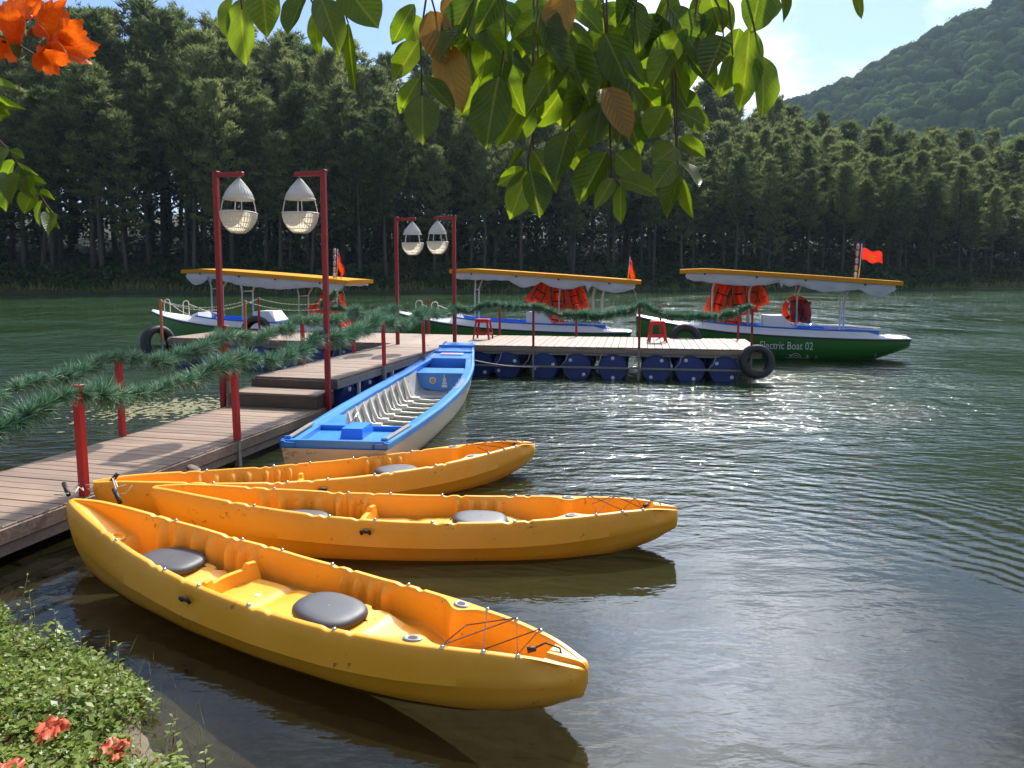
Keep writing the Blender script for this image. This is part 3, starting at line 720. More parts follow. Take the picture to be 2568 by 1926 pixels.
lab_r = ['red post on the boardwalk edge near the bank end', 'red square post where the white cords of the kayaks are tied', 'red square post rising beside the stern of the blue boat', 'thin red post beside the middle of the blue boat', 'thin red post beside the bow of the blue boat']
lab_l = ['red post on the open water side by the bank end', 'red post on the open water side of the low boardwalk', 'red post beside the dark steps, close to a lamp post', 'thin red post on the open water side past the steps', 'thin red post on the open water side close to the landing']
for (p, l_) in zip(RP, lab_r): post(p, 0.30 if p[1] < 10.2 else 0.65, 1.24 if p[1] < 10.2 else 1.42, l_, 'red posts of the walkway', size=0.066 if p[1] < 10.2 else 0.055, foot=0.05 if p[1] < 7 else 0.5, lean=(0, R(-1.0)))
for (p, l_) in zip(LP, lab_l): post(p, 0.30 if p[1] < 10.2 else 0.65, 1.22 if p[1] < 10.2 else 1.42, l_, 'red posts of the walkway', size=0.062 if p[1] < 10.2 else 0.055, lean=(0, R(-1.0)))
a, al, bk, _ = PB
FP = [a + al * q + bk * -0.045 for q in (1.52, 3.67, 5.85)]
BP = [a + al * q + bk * 2.40 for q in (0.35, 2.20, 4.15, 5.90)]
for p, l_ in zip(FP, ['thin red post on the front edge between the two red stools', 'thin red post on the front edge beside the redder bright stool', 'thin red post at the corner with the hanging tyre']): post(p, 0.62, 1.46, l_, 'red posts of the right dock', 'dark_red_paint', 0.045, 0.5)
for p, l_ in zip(BP, ['thin red post on the back edge behind the darker stool', 'thin red post on the back edge by the orange life vests', 'thin red post on the back edge behind the brighter stool', 'thin red post on the back edge at the green bow of the lettered boat']): post(p, 0.62, 1.40, l_, 'red posts of the right dock', 'dark_red_paint', 0.05, 0.4)
a, al, bk, _ = PA
FQ = [a + al * q + bk * -0.045 for q in (-0.12, 2.10, 4.45)]
BQ = [a + al * q + bk * 2.35 for q in (0.9, 3.2, 5.6)]
for p, l_, m_ in zip(FQ, ['rusty orange post at the dock corner with a tyre', 'rusty orange post on the front edge holding a pale chain', 'thin red post on the front edge behind the garlands'], ['rusty_orange_paint', 'rusty_orange_paint', 'dark_red_paint']): post(p, 0.62, 1.53, l_, 'posts of the left dock', m_, 0.055, 0.5)
for p, l_ in zip(BQ, ['thin red post on the back edge beside the dark tyre fender', 'thin red post on the back edge in front of the white console', 'thin red post on the back edge at the stern of the leftmost boat']): post(p, 0.62, 1.50, l_, 'posts of the left dock', 'dark_red_paint', 0.05, 0.4)

# ------------------------------------------------------------------ lamp posts with rattan lanterns
def lamp_proto():
    """returns meshes of one lantern: shade, shade ribs, struts, bowl, bowl weave"""
    sh = MB().lathe([(0.008, -0.010), (0.055, -0.062), (0.115, -0.133), (0.160, -0.205), (0.190, -0.275)], 30)
    sh.lathe([(0.195, -0.287), (0.200, -0.277), (0.168, -0.20), (0.120, -0.128), (0.058, -0.055), (0.010, 0.0)], 30)
    sh.lathe([(0.190, -0.275), (0.195, -0.287)], 30)
    rb = MB()
    for k in range(26):
        a = 2 * math.pi * k / 26; c_, s_ = math.cos(a), math.sin(a)
        rb.tube([(c_ * r, s_ * r, z) for r, z in ((0.012, 0.002), (0.060, -0.055), (0.122, -0.127), (0.170, -0.20), (0.203, -0.28))], 0.0048, 4)
    rb.tube([(0.203 * math.cos(2 * math.pi * k / 30), 0.203 * math.sin(2 * math.pi * k / 30), -0.283) for k in range(30)], 0.008, 5, closed=True)
    st_ = []
    for a in (0.4, 2.0, 3.5, 5.1):
        c_, s_ = math.cos(a), math.sin(a)
        st_.append(MB().tube([(c_ * r, s_ * r, z) for r, z in ((0.192, -0.275), (0.214, -0.35), (0.228, -0.43), (0.232, -0.48))], 0.007, 6).mesh('strut', 'rattan'))
    prof = [(0.238, -0.478), (0.236, -0.52), (0.218, -0.59), (0.180, -0.66), (0.128, -0.718), (0.096, -0.735)]
    bw = MB().lathe(prof[::-1] + [(0.244, -0.472)], 32)
    bw.lathe([(0.0, -0.735), (0.096, -0.735)], 32)
    wv = MB()
    for k in range(36):
        a = 2 * math.pi * k / 36; c_, s_ = math.cos(a), math.sin(a)
        wv.tube([(c_ * (r + .003), s_ * (r + .003), z) for r, z in prof], 0.0048, 4)
    for r, z, t_ in ((0.243, -0.474, 0.010), (0.232, -0.545, 0.005), (0.206, -0.62, 0.005), (0.160, -0.69, 0.005), (0.098, -0.737, 0.010)):
        wv.tube([(r * math.cos(2 * math.pi * k / 32), r * math.sin(2 * math.pi * k / 32), z) for k in range(32)], t_, 5, closed=True)
    return sh.mesh('shade', 'rattan'), rb.mesh('shade_rib', 'rattan'), st_, bw.mesh('bowl', 'rattan_shell'), wv.mesh('bowl_weave', 'rattan')
LM = lamp_proto()
def lamp(p, z0, ztop, side, label, yaw, scale=1.0, tilt=0.0):
    """square red post with a short arm over the walkway, lantern hung from its end"""
    root = empty('lamp_post', (p[0], p[1], z0), yaw, label, 'lamp post', 'red lamp posts of the walkway')
    h = ztop - z0; arm = 0.40
    MB().bbox((0, 0, h / 2 - 0.4), (0.070, 0.070, h + 0.8), 0.008).build('post', 'dark_red_paint', root)
    MB().bbox((side * (arm / 2 + 0.0), 0, h - 0.038), (arm + 0.06, 0.060, 0.060), 0.007).build('arm', 'dark_red_paint', root)
    MB().bbox((0, 0, h + 0.004), (0.084, 0.084, 0.014), 0.004).build('end_cap', 'dark_red_paint', root)
    MB().tube([(side * 0.34, 0, h - 0.002), (side * 0.36, 0.004, h - 0.06), (side * 0.36, 0, h - 0.105)], 0.006, 5).build('hanging_cord', 'white_rope', root)
    ln = bpy.data.objects.new('lantern', LM[0]); COL.objects.link(ln); ln.parent = root; ln.location = (side * 0.36, 0, h - 0.095); ln.scale = (scale,) * 3
    ln.rotation_euler = (tilt * .4, tilt, drng.uniform(0, 6))
    for nm, me in (('shade_rib', LM[1]), ('bowl', LM[3]), ('bowl_weave', LM[4])): link(nm, me, ln)
    for me in LM[2]: link('strut', me, ln)
    return root
lamp((-2.57, 10.24), 0.30, 3.56, -1, 'tall red lamp post beside the steps and the blue boat, rattan lantern hanging inward', YAW_W, tilt=0.0)
lamp((-4.10, 10.40), 0.30, 3.56, 1, 'tall red lamp post beside the steps on the open water side, lantern tilted', YAW_W, tilt=R(3.5))
lamp((-1.20, 15.45), 0.30, 3.33, -1, 'tall red lamp post at the landing, right where the blue bow points', YAW_W, 0.92)
lamp((-2.42, 15.62), 0.30, 3.31, 1, 'tall red lamp post at the landing on the side of the leftmost boat', YAW_W, 0.92, R(1.5))

# ------------------------------------------------------------------ tinsel garlands
def garland(path, label, seed, r=0.105, dens=3600, tipf=0.28):
    rng = np.random.default_rng(seed); pts = [Vector(p) for p in path]
    seg = [(pts[i + 1] - pts[i]).length for i in range(len(pts) - 1)]; tot = sum(seg); cum = np.concatenate([[0], np.cumsum(seg)])
    A = np.array([list(p) for p in pts]); n = int(tot * dens)
    # tufts in clumps along the cord
    nt = int(tot * 95); tc_ = np.sort(rng.uniform(0, tot, nt)); k = n // nt
    s = np.repeat(tc_, k) + rng.normal(scale=0.010, size=nt * k)
    C = np.stack([np.interp(s, cum, A[:, j]) for j in range(3)], -1)
    T = np.stack([np.interp(s + .02, cum, A[:, j]) - np.interp(s - .02, cum, A[:, j]) for j in range(3)], -1); T /= np.linalg.norm(T, axis=1, keepdims=True) + 1e-9
    base = rng.normal(size=(nt, 3)); base -= (base * T[::k]).sum(1, keepdims=True) * T[::k]; base /= np.linalg.norm(base, axis=1, keepdims=True)
    D = np.repeat(base, k, 0) + rng.normal(scale=0.55, size=(nt * k, 3)) + T * rng.normal(scale=0.35, size=(nt * k, 1))
    D /= np.linalg.norm(D, axis=1, keepdims=True)
    lump = 0.45 + 0.75 * vnoise(s * 4.2, s * 0, 1.0, seed) + 0.25 * vnoise(s * 13.0, s * 0, 1.0, seed + 1)
    C = C + np.stack([vnoise(s * 5, s * 0, 1.0, seed + 2) - .5, vnoise(s * 5, s * 0, 1.0, seed + 3) - .5, vnoise(s * 4, s * 0, 1.0, seed + 4) - .5], -1) * .09
    L = r * rng.uniform(0.6, 1.15, nt * k) * np.repeat(rng.uniform(0.75, 1.2, nt), k) * lump
    V, F = blades(C, D, L, rng.uniform(0.006, 0.012, nt * k), rng)
    me = np_mesh('garland', V, F, ['garland_green', 'garland_tip'])
    mi = (rng.random(nt * k) < tipf).astype(np.int32); me.polygons.foreach_set('material_index', mi)
    root = empty('garland', path[0], 0, label, 'garland'); off = Vector(path[0])
    me.transform(Matrix.Translation(-off))
    link('needles', me, root)
    MB().tube([Vector(p) - off for p in path], 0.012, 5).build('cord', 'garland_green', root)
    bw_ = MB()
    for q in range(int(tot / 1.4)):
        sq = (q + rng.uniform(.2, .8)) * 1.4; p = Vector([np.interp(sq, cum, A[:, j]) for j in range(3)]) - off
        for a_ in range(5):
            d_ = Vector(rng.normal(size=3)).normalized() * 0.045; e = d_.cross(Vector(rng.normal(size=3))).normalized() * .012
            bw_.add([p + e, p - e, p + d_ * 1.6], [(0, 1, 2)])
    bw_.build('ribbon', 'white_rope', root)['kind'] = 'stuff'
    return root
def chain_path(pts, drop, n=10):
    out = []
    for i in range(len(pts) - 1):
        g_ = sag(pts[i], pts[i + 1], drop[i] if isinstance(drop, (list, tuple)) else drop, n); out += g_ if i == 0 else g_[1:]
    return out
V3 = lambda p, z: Vector((p[0], p[1], z))
garland(chain_path([V3(RP[0], 1.16), V3(RP[1], 1.20), V3(RP[2], 1.24), V3((-2.62, 10.2), 1.30), V3(RP[3], 1.43), V3(RP[4], 1.42), V3((-1.2, 15.4), 1.45)], [0.20, 0.16, 0.16, 0.10, 0.13, 0.10]), 'bushy green garland tied to the posts on the kayak side of the walkway', 41, 0.165)
garland(chain_path([V3(LP[0], 1.18), V3(LP[1], 1.23), V3(LP[2], 1.32), V3(LP[3], 1.42), V3(LP[4], 1.42), V3((-2.45, 15.6), 1.42)], [0.16, 0.18, 0.15, 0.10, 0.08]), 'bushy green garland tied to the posts on the open water side of the walkway', 42, 0.150, tipf=0.36)
garland(chain_path([V3((-1.2, 15.4), 1.45), V3(PB[0] + PB[1] * 0.5, 1.50), V3(FP[0], 1.50), V3(FP[1], 1.50), V3(FP[2], 1.50)], [0.10, 0.04, 0.24, 0.22]), 'thinner green garland strung along the front posts of the right dock', 43, 0.165)
garland(chain_path([V3((-2.42, 15.62), 1.40), V3(FQ[2], 1.44), V3((-4.15, 16.2), 1.42), V3((-3.9, 16.35), 1.75)], [0.12, 0.05, 0.02]), 'short green garland hanging behind the far lamp posts', 44, 0.15)

def chain(path, label):
    """string of small pale links between posts"""
    pts = [Vector(p) for p in path]; b_ = MB(); L = 0
    k = 0
    for i in range(len(pts) - 1):
        d = pts[i + 1] - pts[i]; n_ = max(1, int(d.length / 0.055)); q = d.to_track_quat('X', 'Z').to_matrix()
        for j in range(n_):
            c_ = pts[i] + d * ((j + .5) / n_) - pts[0]; k += 1
            b_.bbox(c_, (0.050, 0.030 if k % 2 else 0.012, 0.012 if k % 2 else 0.030), 0.005, q)
    o = empty('chain', pts[0], 0, label, 'chain'); b_.build('links', 'chain_pale', o)['kind'] = 'stuff'; return o
chain(chain_path([V3(FQ[0], 1.52), V3(FQ[1], 1.52), V3(FQ[2], 1.45)], [0.16, 0.16]), 'pale link chain between the front posts of the left dock')
chain(chain_path([V3(FQ[0], 1.50), V3(BQ[0], 1.48), V3(BQ[1], 1.47)], [0.26, 0.14]), 'pale link chain slung round the back posts of the left dock')

# ------------------------------------------------------------------ tyres, stools
def tyre(loc, rot, label, r=0.36, wd=0.19):
    root = empty('tyre', loc, 0, label, 'tyre', 'old tyres used as fenders'); root.rotation_euler = rot
    r0 = r * 0.60
    prof = [(r0, -wd * .36), (r0 * 1.05, -wd * .5), (r * .80, -wd * .56), (r * .95, -wd * .48), (r, -wd * .36), (r * 1.004, 0), (r, wd * .36), (r * .95, wd * .48), (r * .80, wd * .56), (r0 * 1.05, wd * .5), (r0, wd * .36), (r0 * 1.02, wd * .30), (r * .78, wd * .44), (r * .90, wd * .34), (r * .92, 0), (r * .90, -wd * .34), (r * .78, -wd * .44), (r0 * 1.02, -wd * .30), (r0, -wd * .36)]
    MB().lathe(prof, 44).build('casing', 'black_rubber', root)
    tr = MB()
    for k in range(44):
        a = 2 * math.pi * k / 44
        for z in (-wd * .22, wd * .02, wd * .25):
            tr.box((math.cos(a + z * 3) * (r + .002), math.sin(a + z * 3) * (r + .002), z), (0.014, 0.036, wd * .18), Matrix.Rotation(a + z * 3, 3, 'Z'))
    tr.build('tread', 'black_rubber', root)
    return root
tyre((4.78, 14.38, 0.43), (R(80), R(6), R(-2)), 'large black tyre hung at the corner of the right dock', 0.33, 0.20)
tyre((-8.30, 17.30, 0.52), (R(84), 0, R(58)), 'grey dusty tyre hung at the corner of the left dock', 0.40, 0.22)
tyre((-6.75, 19.42, 0.62), (R(72), 0, R(-14)), 'dark tyre wedged between left dock and boat hull', 0.40, 0.2)
tyre((4.0, 17.02, 0.62), (R(70), 0, R(-10)), 'half hidden dark tyre between right dock and the lettered boat', 0.36, 0.2)

def stool(loc, yaw, label, mat):
    root = empty('stool', loc, yaw, label, 'stool'); H_ = 0.46; b0, t0 = 0.20, 0.145
    MB().bbox((0, 0, H_ - 0.018), (t0 * 2 + .02, t0 * 2 + .02, 0.036), 0.014).build('seat', mat, root)
    for sx in (-1, 1):
        for sy in (-1, 1):
            p = [Vector((sx * b0, sy * b0, 0.0)), Vector((sx * t0, sy * t0, H_ - 0.03))]
            d = p[1] - p[0]; lm = MB()
            vs = []
            for k, q in enumerate(p):
                wdt = 0.036 if k == 0 else 0.046
                for (ox, oy) in ((0, 0), (-sx * wdt, 0), (-sx * wdt, -sy * .012), (-sx * .012, -sy * .012), (-sx * .012, -sy * wdt), (0, -sy * wdt)): vs.append(q + Vector((ox, oy, 0)))
            fs = [(k, (k + 1) % 6, 6 + (k + 1) % 6, 6 + k) for k in range(6)] + [(0, 1, 2, 3, 4, 5), (6, 7, 8, 9, 10, 11)]
            lm.add(vs, fs); lm.build('leg', mat, root)
    for sx, sy, dx, dy in ((0, 1, 1, 0), (0, -1, 1, 0), (1, 0, 0, 1), (-1, 0, 0, 1)):
        q = b0 - (b0 - t0) * 0.28
        MB().bbox((sx * (q - .006), sy * (q - .006), 0.125), (0.012 if sx else q * 2 - .02, 0.012 if sy else q * 2 - .02, 0.035), 0.004).build('stretcher', mat, root)
        q = b0 - (b0 - t0) * 0.90
        MB().bbox((sx * (q - .004), sy * (q - .004), H_ - .055), (0.010 if sx else q * 2 - .02, 0.010 if sy else q * 2 - .02, 0.05), 0.004).build('apron', mat, root)
    return root
pbr('stool_dull', (0.46, 0.012, 0.020), 0.36, 0.06, 6.0, trans=0.1)
stool((-0.66, 16.85, 0.652), R(-12), 'darker red plastic stool beside the far lamp post', 'stool_dull')
stool((3.18, 16.15, 0.652), R(-5), 'bright red plastic stool standing before the lettered green boat', 'stool_red')
# ------------------------------------------------------------------ kayaks
KL = 4.16
kw = smooth_table([0, .02, .05, .10, .17, .27, .42, .57, .70, .80, .88, .94, .975, 1.0], [.045, .085, .130, .185, .245, .318, .385, .402, .380, .325, .250, .178, .130, .085], k=5)
kg = smooth_table([0, .05, .12, .22, .35, .5, .65, .8, .9, .96, 1.0], [.50, .495, .465, .415, .365, .335, .330, .352, .372, .372, .345], k=8)
kk = smooth_table([0, .015, .04, .08, .14, .25, .5, .75, .86, .92, .965, 1.0], [.40, .24, .11, .01, -.05, -.085, -.095, -.08, -.035, .02, .085, .165], k=3)
# floor of the open cockpit along the middle
kf = smooth_table([0, .04, .085, .125, .145, .155, .30, .40, .42, .62, .70, .745, .765, .80, .83, .93, .948, .965, 1.0],
                  [.50, .455, .380, .305, .285, .120, .120, .120, .120, .120, .135, .16, .135, .135, .165, .20, .23, .372, .345], k=2)
RIBS = [(0.175, 0.315, 4), (0.325, 0.405, 3), (0.565, 0.675, 4)]
def rib_at(t):
    for a, b, n in RIBS:
        if a < t < b:
            ph = (t - a) / (b - a) * n; f = ph - math.floor(ph)
            return max(0.0, 1.0 - abs(f - 0.62) / 0.30) ** 0.6 if f > 0.36 else 0.0
    return 0.0
NOTCH = [(.170, .007), (.205, .006), (.330, .009), (.352, .006), (.412, .006), (.560, .008), (.590, .006), (.690, .009), (.725, .006)]
def kayak_mesh():
    N = 300; rows = []
    for i in range(N + 1):
        t = i / N; t = t * t * (3 - 2 * t) * 0.25 + t * 0.75
        x = t * KL; w_ = kw(t); g_ = kg(t); k_ = min(kk(t), g_ - 0.05); h = g_ - k_
        for nt, nw in NOTCH: g_ -= 0.012 * max(0, 1 - abs(t - nt) / nw) ** 0.5 if abs(t - nt) < nw else 0
        dent = 0.030 * math.exp(-((t - 0.972) / 0.017) ** 2)
        mid = 0.018 * math.exp(-((t - 0.43) / 0.030) ** 2)          # recess behind the side handle
        rim = 0.050 if t < .2 else 0.046
        pinch = 0.085 * math.exp(-((t - 0.805) / 0.022) ** 2)
        rim_i = min(rim + pinch, w_ * 0.93)
        half = [(0, k_), (.34 * w_, k_ + .012), (.60 * w_, k_ + .045 * min(1, h / .3)), (.80 * w_, k_ + .24 * h), (.93 * w_, k_ + .40 * h), (.975 * w_, k_ + .535 * h), (w_ * 1.012, k_ + .575 * h),
                (w_ * .985 - mid * .6, k_ + .70 * h), (w_ * .958 - dent * .9 - mid, k_ + .84 * h), (w_ * .94 - dent - .006, g_ - .022), (w_ * .93 - .012 - dent * .6, g_ - .004), (w_ * .93 - .022, g_ + .002), (w_ * .93 - rim_i, g_ + .001), (w_ * .93 - rim_i - .006, g_ - .008)]
        wi = max(0.0, w_ * .93 - rim_i - .008); f_ = min(kf(t), g_ - 0.004)
        depth = g_ - .008 - f_; rb = rib_at(t)
        lean = 0.10 if t < .8 else 0.03
        for q in (0.06, 0.16, 0.32, 0.5, 0.68, 0.84, 0.95):
            win = min(1, max(0, (q - 0.10) / 0.10)) * (1 - 0.25 * q)
            half.append((max(0.0, wi - lean * min(depth, .25) * q - 0.060 * rb * win), g_ - .008 - depth * q))
        wb = max(0.0, wi - lean * min(depth, .25) - 0.045 * rb - 0.012)
        # raised seat deck with side gutters
        seat = 0.0
        if .165 < t < .74:
            seat = 0.062 * min(1, (t - .165) / .03) * min(1, (.74 - t) / .05)
            for c_, s_ in ((0.30, .035), (.64, .04)): seat += 0.030 * math.exp(-((t - c_) / s_) ** 2)
            for c_ in (.365, .50): seat -= 0.018 * math.exp(-((t - c_) / .012) ** 2)
        if t > .955: seat = 0.020 * min(1, (t - .955) / .012)
        for q, lift in ((1.0, 0.0), (.90, 0.0), (.80, .30), (.72, 1.0), (.5, .94), (.25, .90), (0, .90)): half.append((wb * q, f_ + seat * lift))
        ring = [(x, y, z) for y, z in half] + [(x, -y, z) for y, z in half[-2:0:-1]]
        rows.append(ring)
    last = rows[-1]; cz_ = sum(p[2] for p in last) / len(last)
    for sc_, dx_ in ((.90, .018), (.72, .033), (.45, .043), (.18, .047)): rows.append([(KL + dx_, y * sc_, cz_ + (z - cz_) * (sc_ * .5 + .5 if sc_ > .5 else sc_ * 1.1 + .1)) for x, y, z in last])
    N = len(rows) - 1
    b = MB(); b.grid(rows, wrap=True)
    n = len(rows[0]); b.f.append(tuple(range(n))); b.sm.append(True); b.mi.append(0)
    b.f.append(tuple(range(N * n, (N + 1) * n))[::-1]); b.sm.append(True); b.mi.append(0)
    me = b.mesh('hull', 'kayak_plastic'); me.set_sharp_from_angle(angle=R(38))
    return me
K_HULL = kayak_mesh()
def pad_mesh(lx, ly, h):
    b = MB(); rows = []
    for z, s_ in ((0, .80), (.12, .93), (.35, 1.0), (.62, .985), (.85, .92), (.96, .80), (1.0, .6), (1.02, .3), (1.02, .02)):
        row = []
        for k in range(40):
            a = 2 * math.pi * k / 40; c_, q = math.cos(a), math.sin(a)
            ex = 2 / 2.5; x = math.copysign(abs(c_) ** ex, c_) * lx / 2 * s_; y = math.copysign(abs(q) ** ex, q) * ly / 2 * s_ * (1 + .10 * c_)
            dish = -0.010 * (1 - s_) * h * 0
            row.append((x, y, z * h + dish))
        rows.append(row)
    b.grid(rows, wrap=True); return b.mesh('seat_pad', 'seat_foam')
K_PAD = pad_mesh(0.45, 0.37, 0.070)
def ridge_mesh():
    """moulded back support across the cockpit"""
    b = MB(); rows = []
    for k in range(25):
        y = -0.215 + 0.43 * k / 24; e = abs(y) / .215
        top = 0.085 + (0.035 if .62 < e < .95 else 0) - (0.03 if e > .95 else 0); th = 0.050
        sh = 0.045 * (1 - e * e)
        rows.append([(-th * 1.6 - sh, y, -0.02), (-th * .8 - sh, y, top * .55), (-th * .45 - sh, y, top * .95), (-.01 - sh, y, top), (th * .4 - sh, y, top * .96), (th * .55 - sh, y, top * .5), (th * .9 - sh, y, -0.02)])
    b.grid(rows, flip=True); b.f += [tuple(range(7)), tuple(range(24 * 7, 25 * 7))[::-1]]; b.sm += [False, False]; b.mi += [0, 0]
    me = b.mesh('back_support', 'kayak_plastic'); me.set_sharp_from_angle(angle=R(45)); return me
K_RIDGE = ridge_mesh()
def oval_fit():
    o = MB(); rows = []
    for r_, z in ((1.0, -.012), (1.0, .002), (.94, .006), (.60, .006), (.50, .003), (.48, -.012)):
        rows.append([(math.cos(2 * math.pi * k / 28) * .052 * (r_ if r_ > .7 else r_ * .9), math.sin(2 * math.pi * k / 28) * .030 * (r_ if r_ > .7 else r_ * 1.15), z) for k in range(28)])
    o.grid(rows, wrap=True); return o.mesh('rod_fitting', 'grey_plastic'), MB().lathe([(0.0, 0.0), (0.024, 0.0)], 16).mesh('rod_hole', 'strap_black')
K_FIT, K_HOLE = oval_fit()
K_EYE = MB().lathe([(0.0, .010), (0.008, .010), (.012, .004), (.014, -.004)][::-1], 10).mesh('pad_eye', 'chrome')
def cup_ring(): return MB().lathe([(0.030, -0.012), (0.036, 0.004), (0.048, 0.006), (0.058, -0.004)], 22).mesh('cup_rim', 'kayak_plastic')
K_CUP = cup_ring(); K_CUPH = MB().lathe([(0.0, -0.050), (0.030, -0.050), (0.033, 0.002)], 22).mesh('cup_well', 'kayak_plastic')
K_HANDLE = MB().tube([(-.030, 0, .010), (-.034, .014, -.012), (0, .022, -.020), (.034, .014, -.012), (.030, 0, .010)], [.010, .012, .015, .012, .010], 8).mesh('grip', 'black_rubber')
K_SCUP = MB().lathe([(0.0, .002), (.018, .003), (.022, -.004)], 16).mesh('scupper_cap', 'drum_bung')

def kayak(tip, end, label, roll=0.0, pitch_=0.0, pads=((.285, 0, 0), (.632, 0, 0)), dz=0.0, ride=0.0):
    tip, end = Vector(tip), Vector(end); d = end - tip; yaw = math.atan2(d.y, d.x)
    root = empty('kayak', (end.x - math.cos(yaw) * KL * 0.998, end.y - math.sin(yaw) * KL * 0.998, dz), 0, label, 'kayak', 'yellow kayaks moored at the boardwalk')
    root.rotation_mode = 'XYZ'; root.rotation_euler = (roll, pitch_, yaw)
    hull = link('hull', K_HULL, root)
    def deck(t): 
        return kg(t)
    for t, y, a in pads:
        p = link('seat_pad', K_PAD, root); s_ = kf(t) + 0.062 + 0.030
        p.location = (t * KL, y, s_ - .012); p.rotation_euler = (0, R(3), a)
        for sx in (-1, 1):
            c_ = MB().tube([(sx * .18, .06, .03), (sx * .225, .085, .01), (sx * .25, .095, -.012)], .005, 5).build('tie_cord', 'cord', p)
    for t in (.418,):
        o = link('back_support', K_RIDGE, root); o.location = (t * KL, 0, kf(t) + .055)
    for sy in (-1, 1):
        t = .805; y = (kw(t) * .93 - .072) * sy
        o = link('rod_fitting', K_FIT, root); o.location = (t * KL, y, kg(t) + .005); o.rotation_euler = (0, 0, -sy * R(16))
        h_ = link('rod_hole', K_HOLE, o); h_.location = (0, 0, .0055)
        o = link('grip', K_HANDLE, root); t = .43; o.location = (t * KL, (kw(t) * .965) * sy, kk(t) + .80 * (kg(t) - kk(t))); o.rotation_euler = (R(0 if sy > 0 else 180), 0, 0)
        for t in (.445,):
            link('pad_eye', K_EYE, root).location = (t * KL, (kw(t) * .93 - .03) * sy, kg(t) + .004)
    EY = []
    for sy in (-1, 1):
        for t in ((.845, .895, .935) if sy > 0 else (.85, .90, .94)):
            p = Vector((t * KL, (kw(t) * .93 - .026) * sy, kg(t) + .004)); EY.append(p); link('pad_eye', K_EYE, root).location = p
        for t in (.215, .36, .55, .70): link('pad_eye', K_EYE, root).location = (t * KL, (kw(t) * .93 - .03) * sy, kg(t) + .003)
    up_ = Vector((0, 0, .010)); r_, l_ = EY[:3], EY[3:]
    MB().tube([p + up_ for p in (l_[0], r_[1], l_[2], r_[2], l_[1], r_[0], l_[0].lerp(r_[0], .5), l_[1], r_[0])], .0036, 5, smooth=False).build('bungee_cord', 'cord', root)
    e = Vector((.955 * KL, 0, kg(.955) + .006))
    MB().tube([e + Vector((-.03, -.06, .004)), e + Vector((.02, -.01, .03)), e + Vector((.09, .01, .012)), e + Vector((.13, -.03, -.04)), e + Vector((.16, -.06, -.12))], .0055, 6).build('toggle_cord', 'cord', root)
    MB().tube([e + Vector((-.045, -.075, .004)), e + Vector((-.01, -.05, .012))], [.016, .013], 8).build('toggle', 'black_rubber', root)
    tc_ = .132; o = link('cup_rim', K_CUP, root); o.location = (tc_ * KL, 0, kf(tc_) + .012); o.rotation_euler = (0, R(14), 0)
    q = link('cup_well', K_CUPH, o)
    link('scupper_cap', K_SCUP, root).location = (.47 * KL, .02, kf(.47) + .056)
    return root
kayak((-3.34, 5.52), (0.245, 3.485), 'yellow kayak with big round pads, closest to the grassy bank', dz=-0.04, pads=((.270, .01, R(8)), (.620, -.01, R(-4)))).scale = (1.018, 1, 1)
kayak((-3.02, 5.84), (1.265, 5.77), 'yellow kayak lying between the other two yellow kayaks', dz=-0.03)
kayak((-3.32, 6.06), (0.185, 7.98), 'yellow kayak lying against the stern of the blue boat', dz=-0.03)

# mooring cords at the tips
def cords(label, paths, grips, loc):
    root = empty('mooring_line', loc, 0, label, 'rope'); L_ = Vector(loc)
    for p in paths: MB().tube([Vector(q) - L_ for q in p], .0045, 5).build('cord', 'white_rope', root)
    for a, b_ in grips: MB().tube([Vector(a) - L_, Vector(b_) - L_], .018, 8).build('grip', 'black_rubber', root)
cords('pale cord tying the first kayak tip to the red post', [[(-3.63, 6.12, .38), (-3.52, 5.95, .40), (-3.42, 5.72, .50), (-3.32, 5.50, .52)], [(-3.64, 6.10, .42), (-3.66, 5.95, .36), (-3.58, 5.66, .46), (-3.40, 5.55, .50)], [(-3.62, 6.14, .34), (-3.55, 6.2, .33), (-3.50, 6.1, .38)]], [((-3.66, 5.92, .47), (-3.54, 5.78, .42))], (-3.63, 6.12, .33))
cords('pale cord with a black grip between two kayak tips and the red post', [[(-3.61, 6.13, .40), (-3.45, 6.06, .40), (-3.30, 6.02, .48), (-3.20, 5.88, .45), (-3.08, 5.78, .50)], [(-3.60, 6.14, .36), (-3.42, 6.12, .34), (-3.28, 5.98, .50)], [(-3.25, 5.90, .52), (-3.18, 5.84, .40), (-3.10, 5.82, .42), (-3.02, 5.76, .50)]], [((-3.36, 6.02, .42), (-3.28, 6.04, .52)), ((-3.22, 5.86, .44), (-3.12, 5.76, .36))], (-3.61, 6.13, .33))

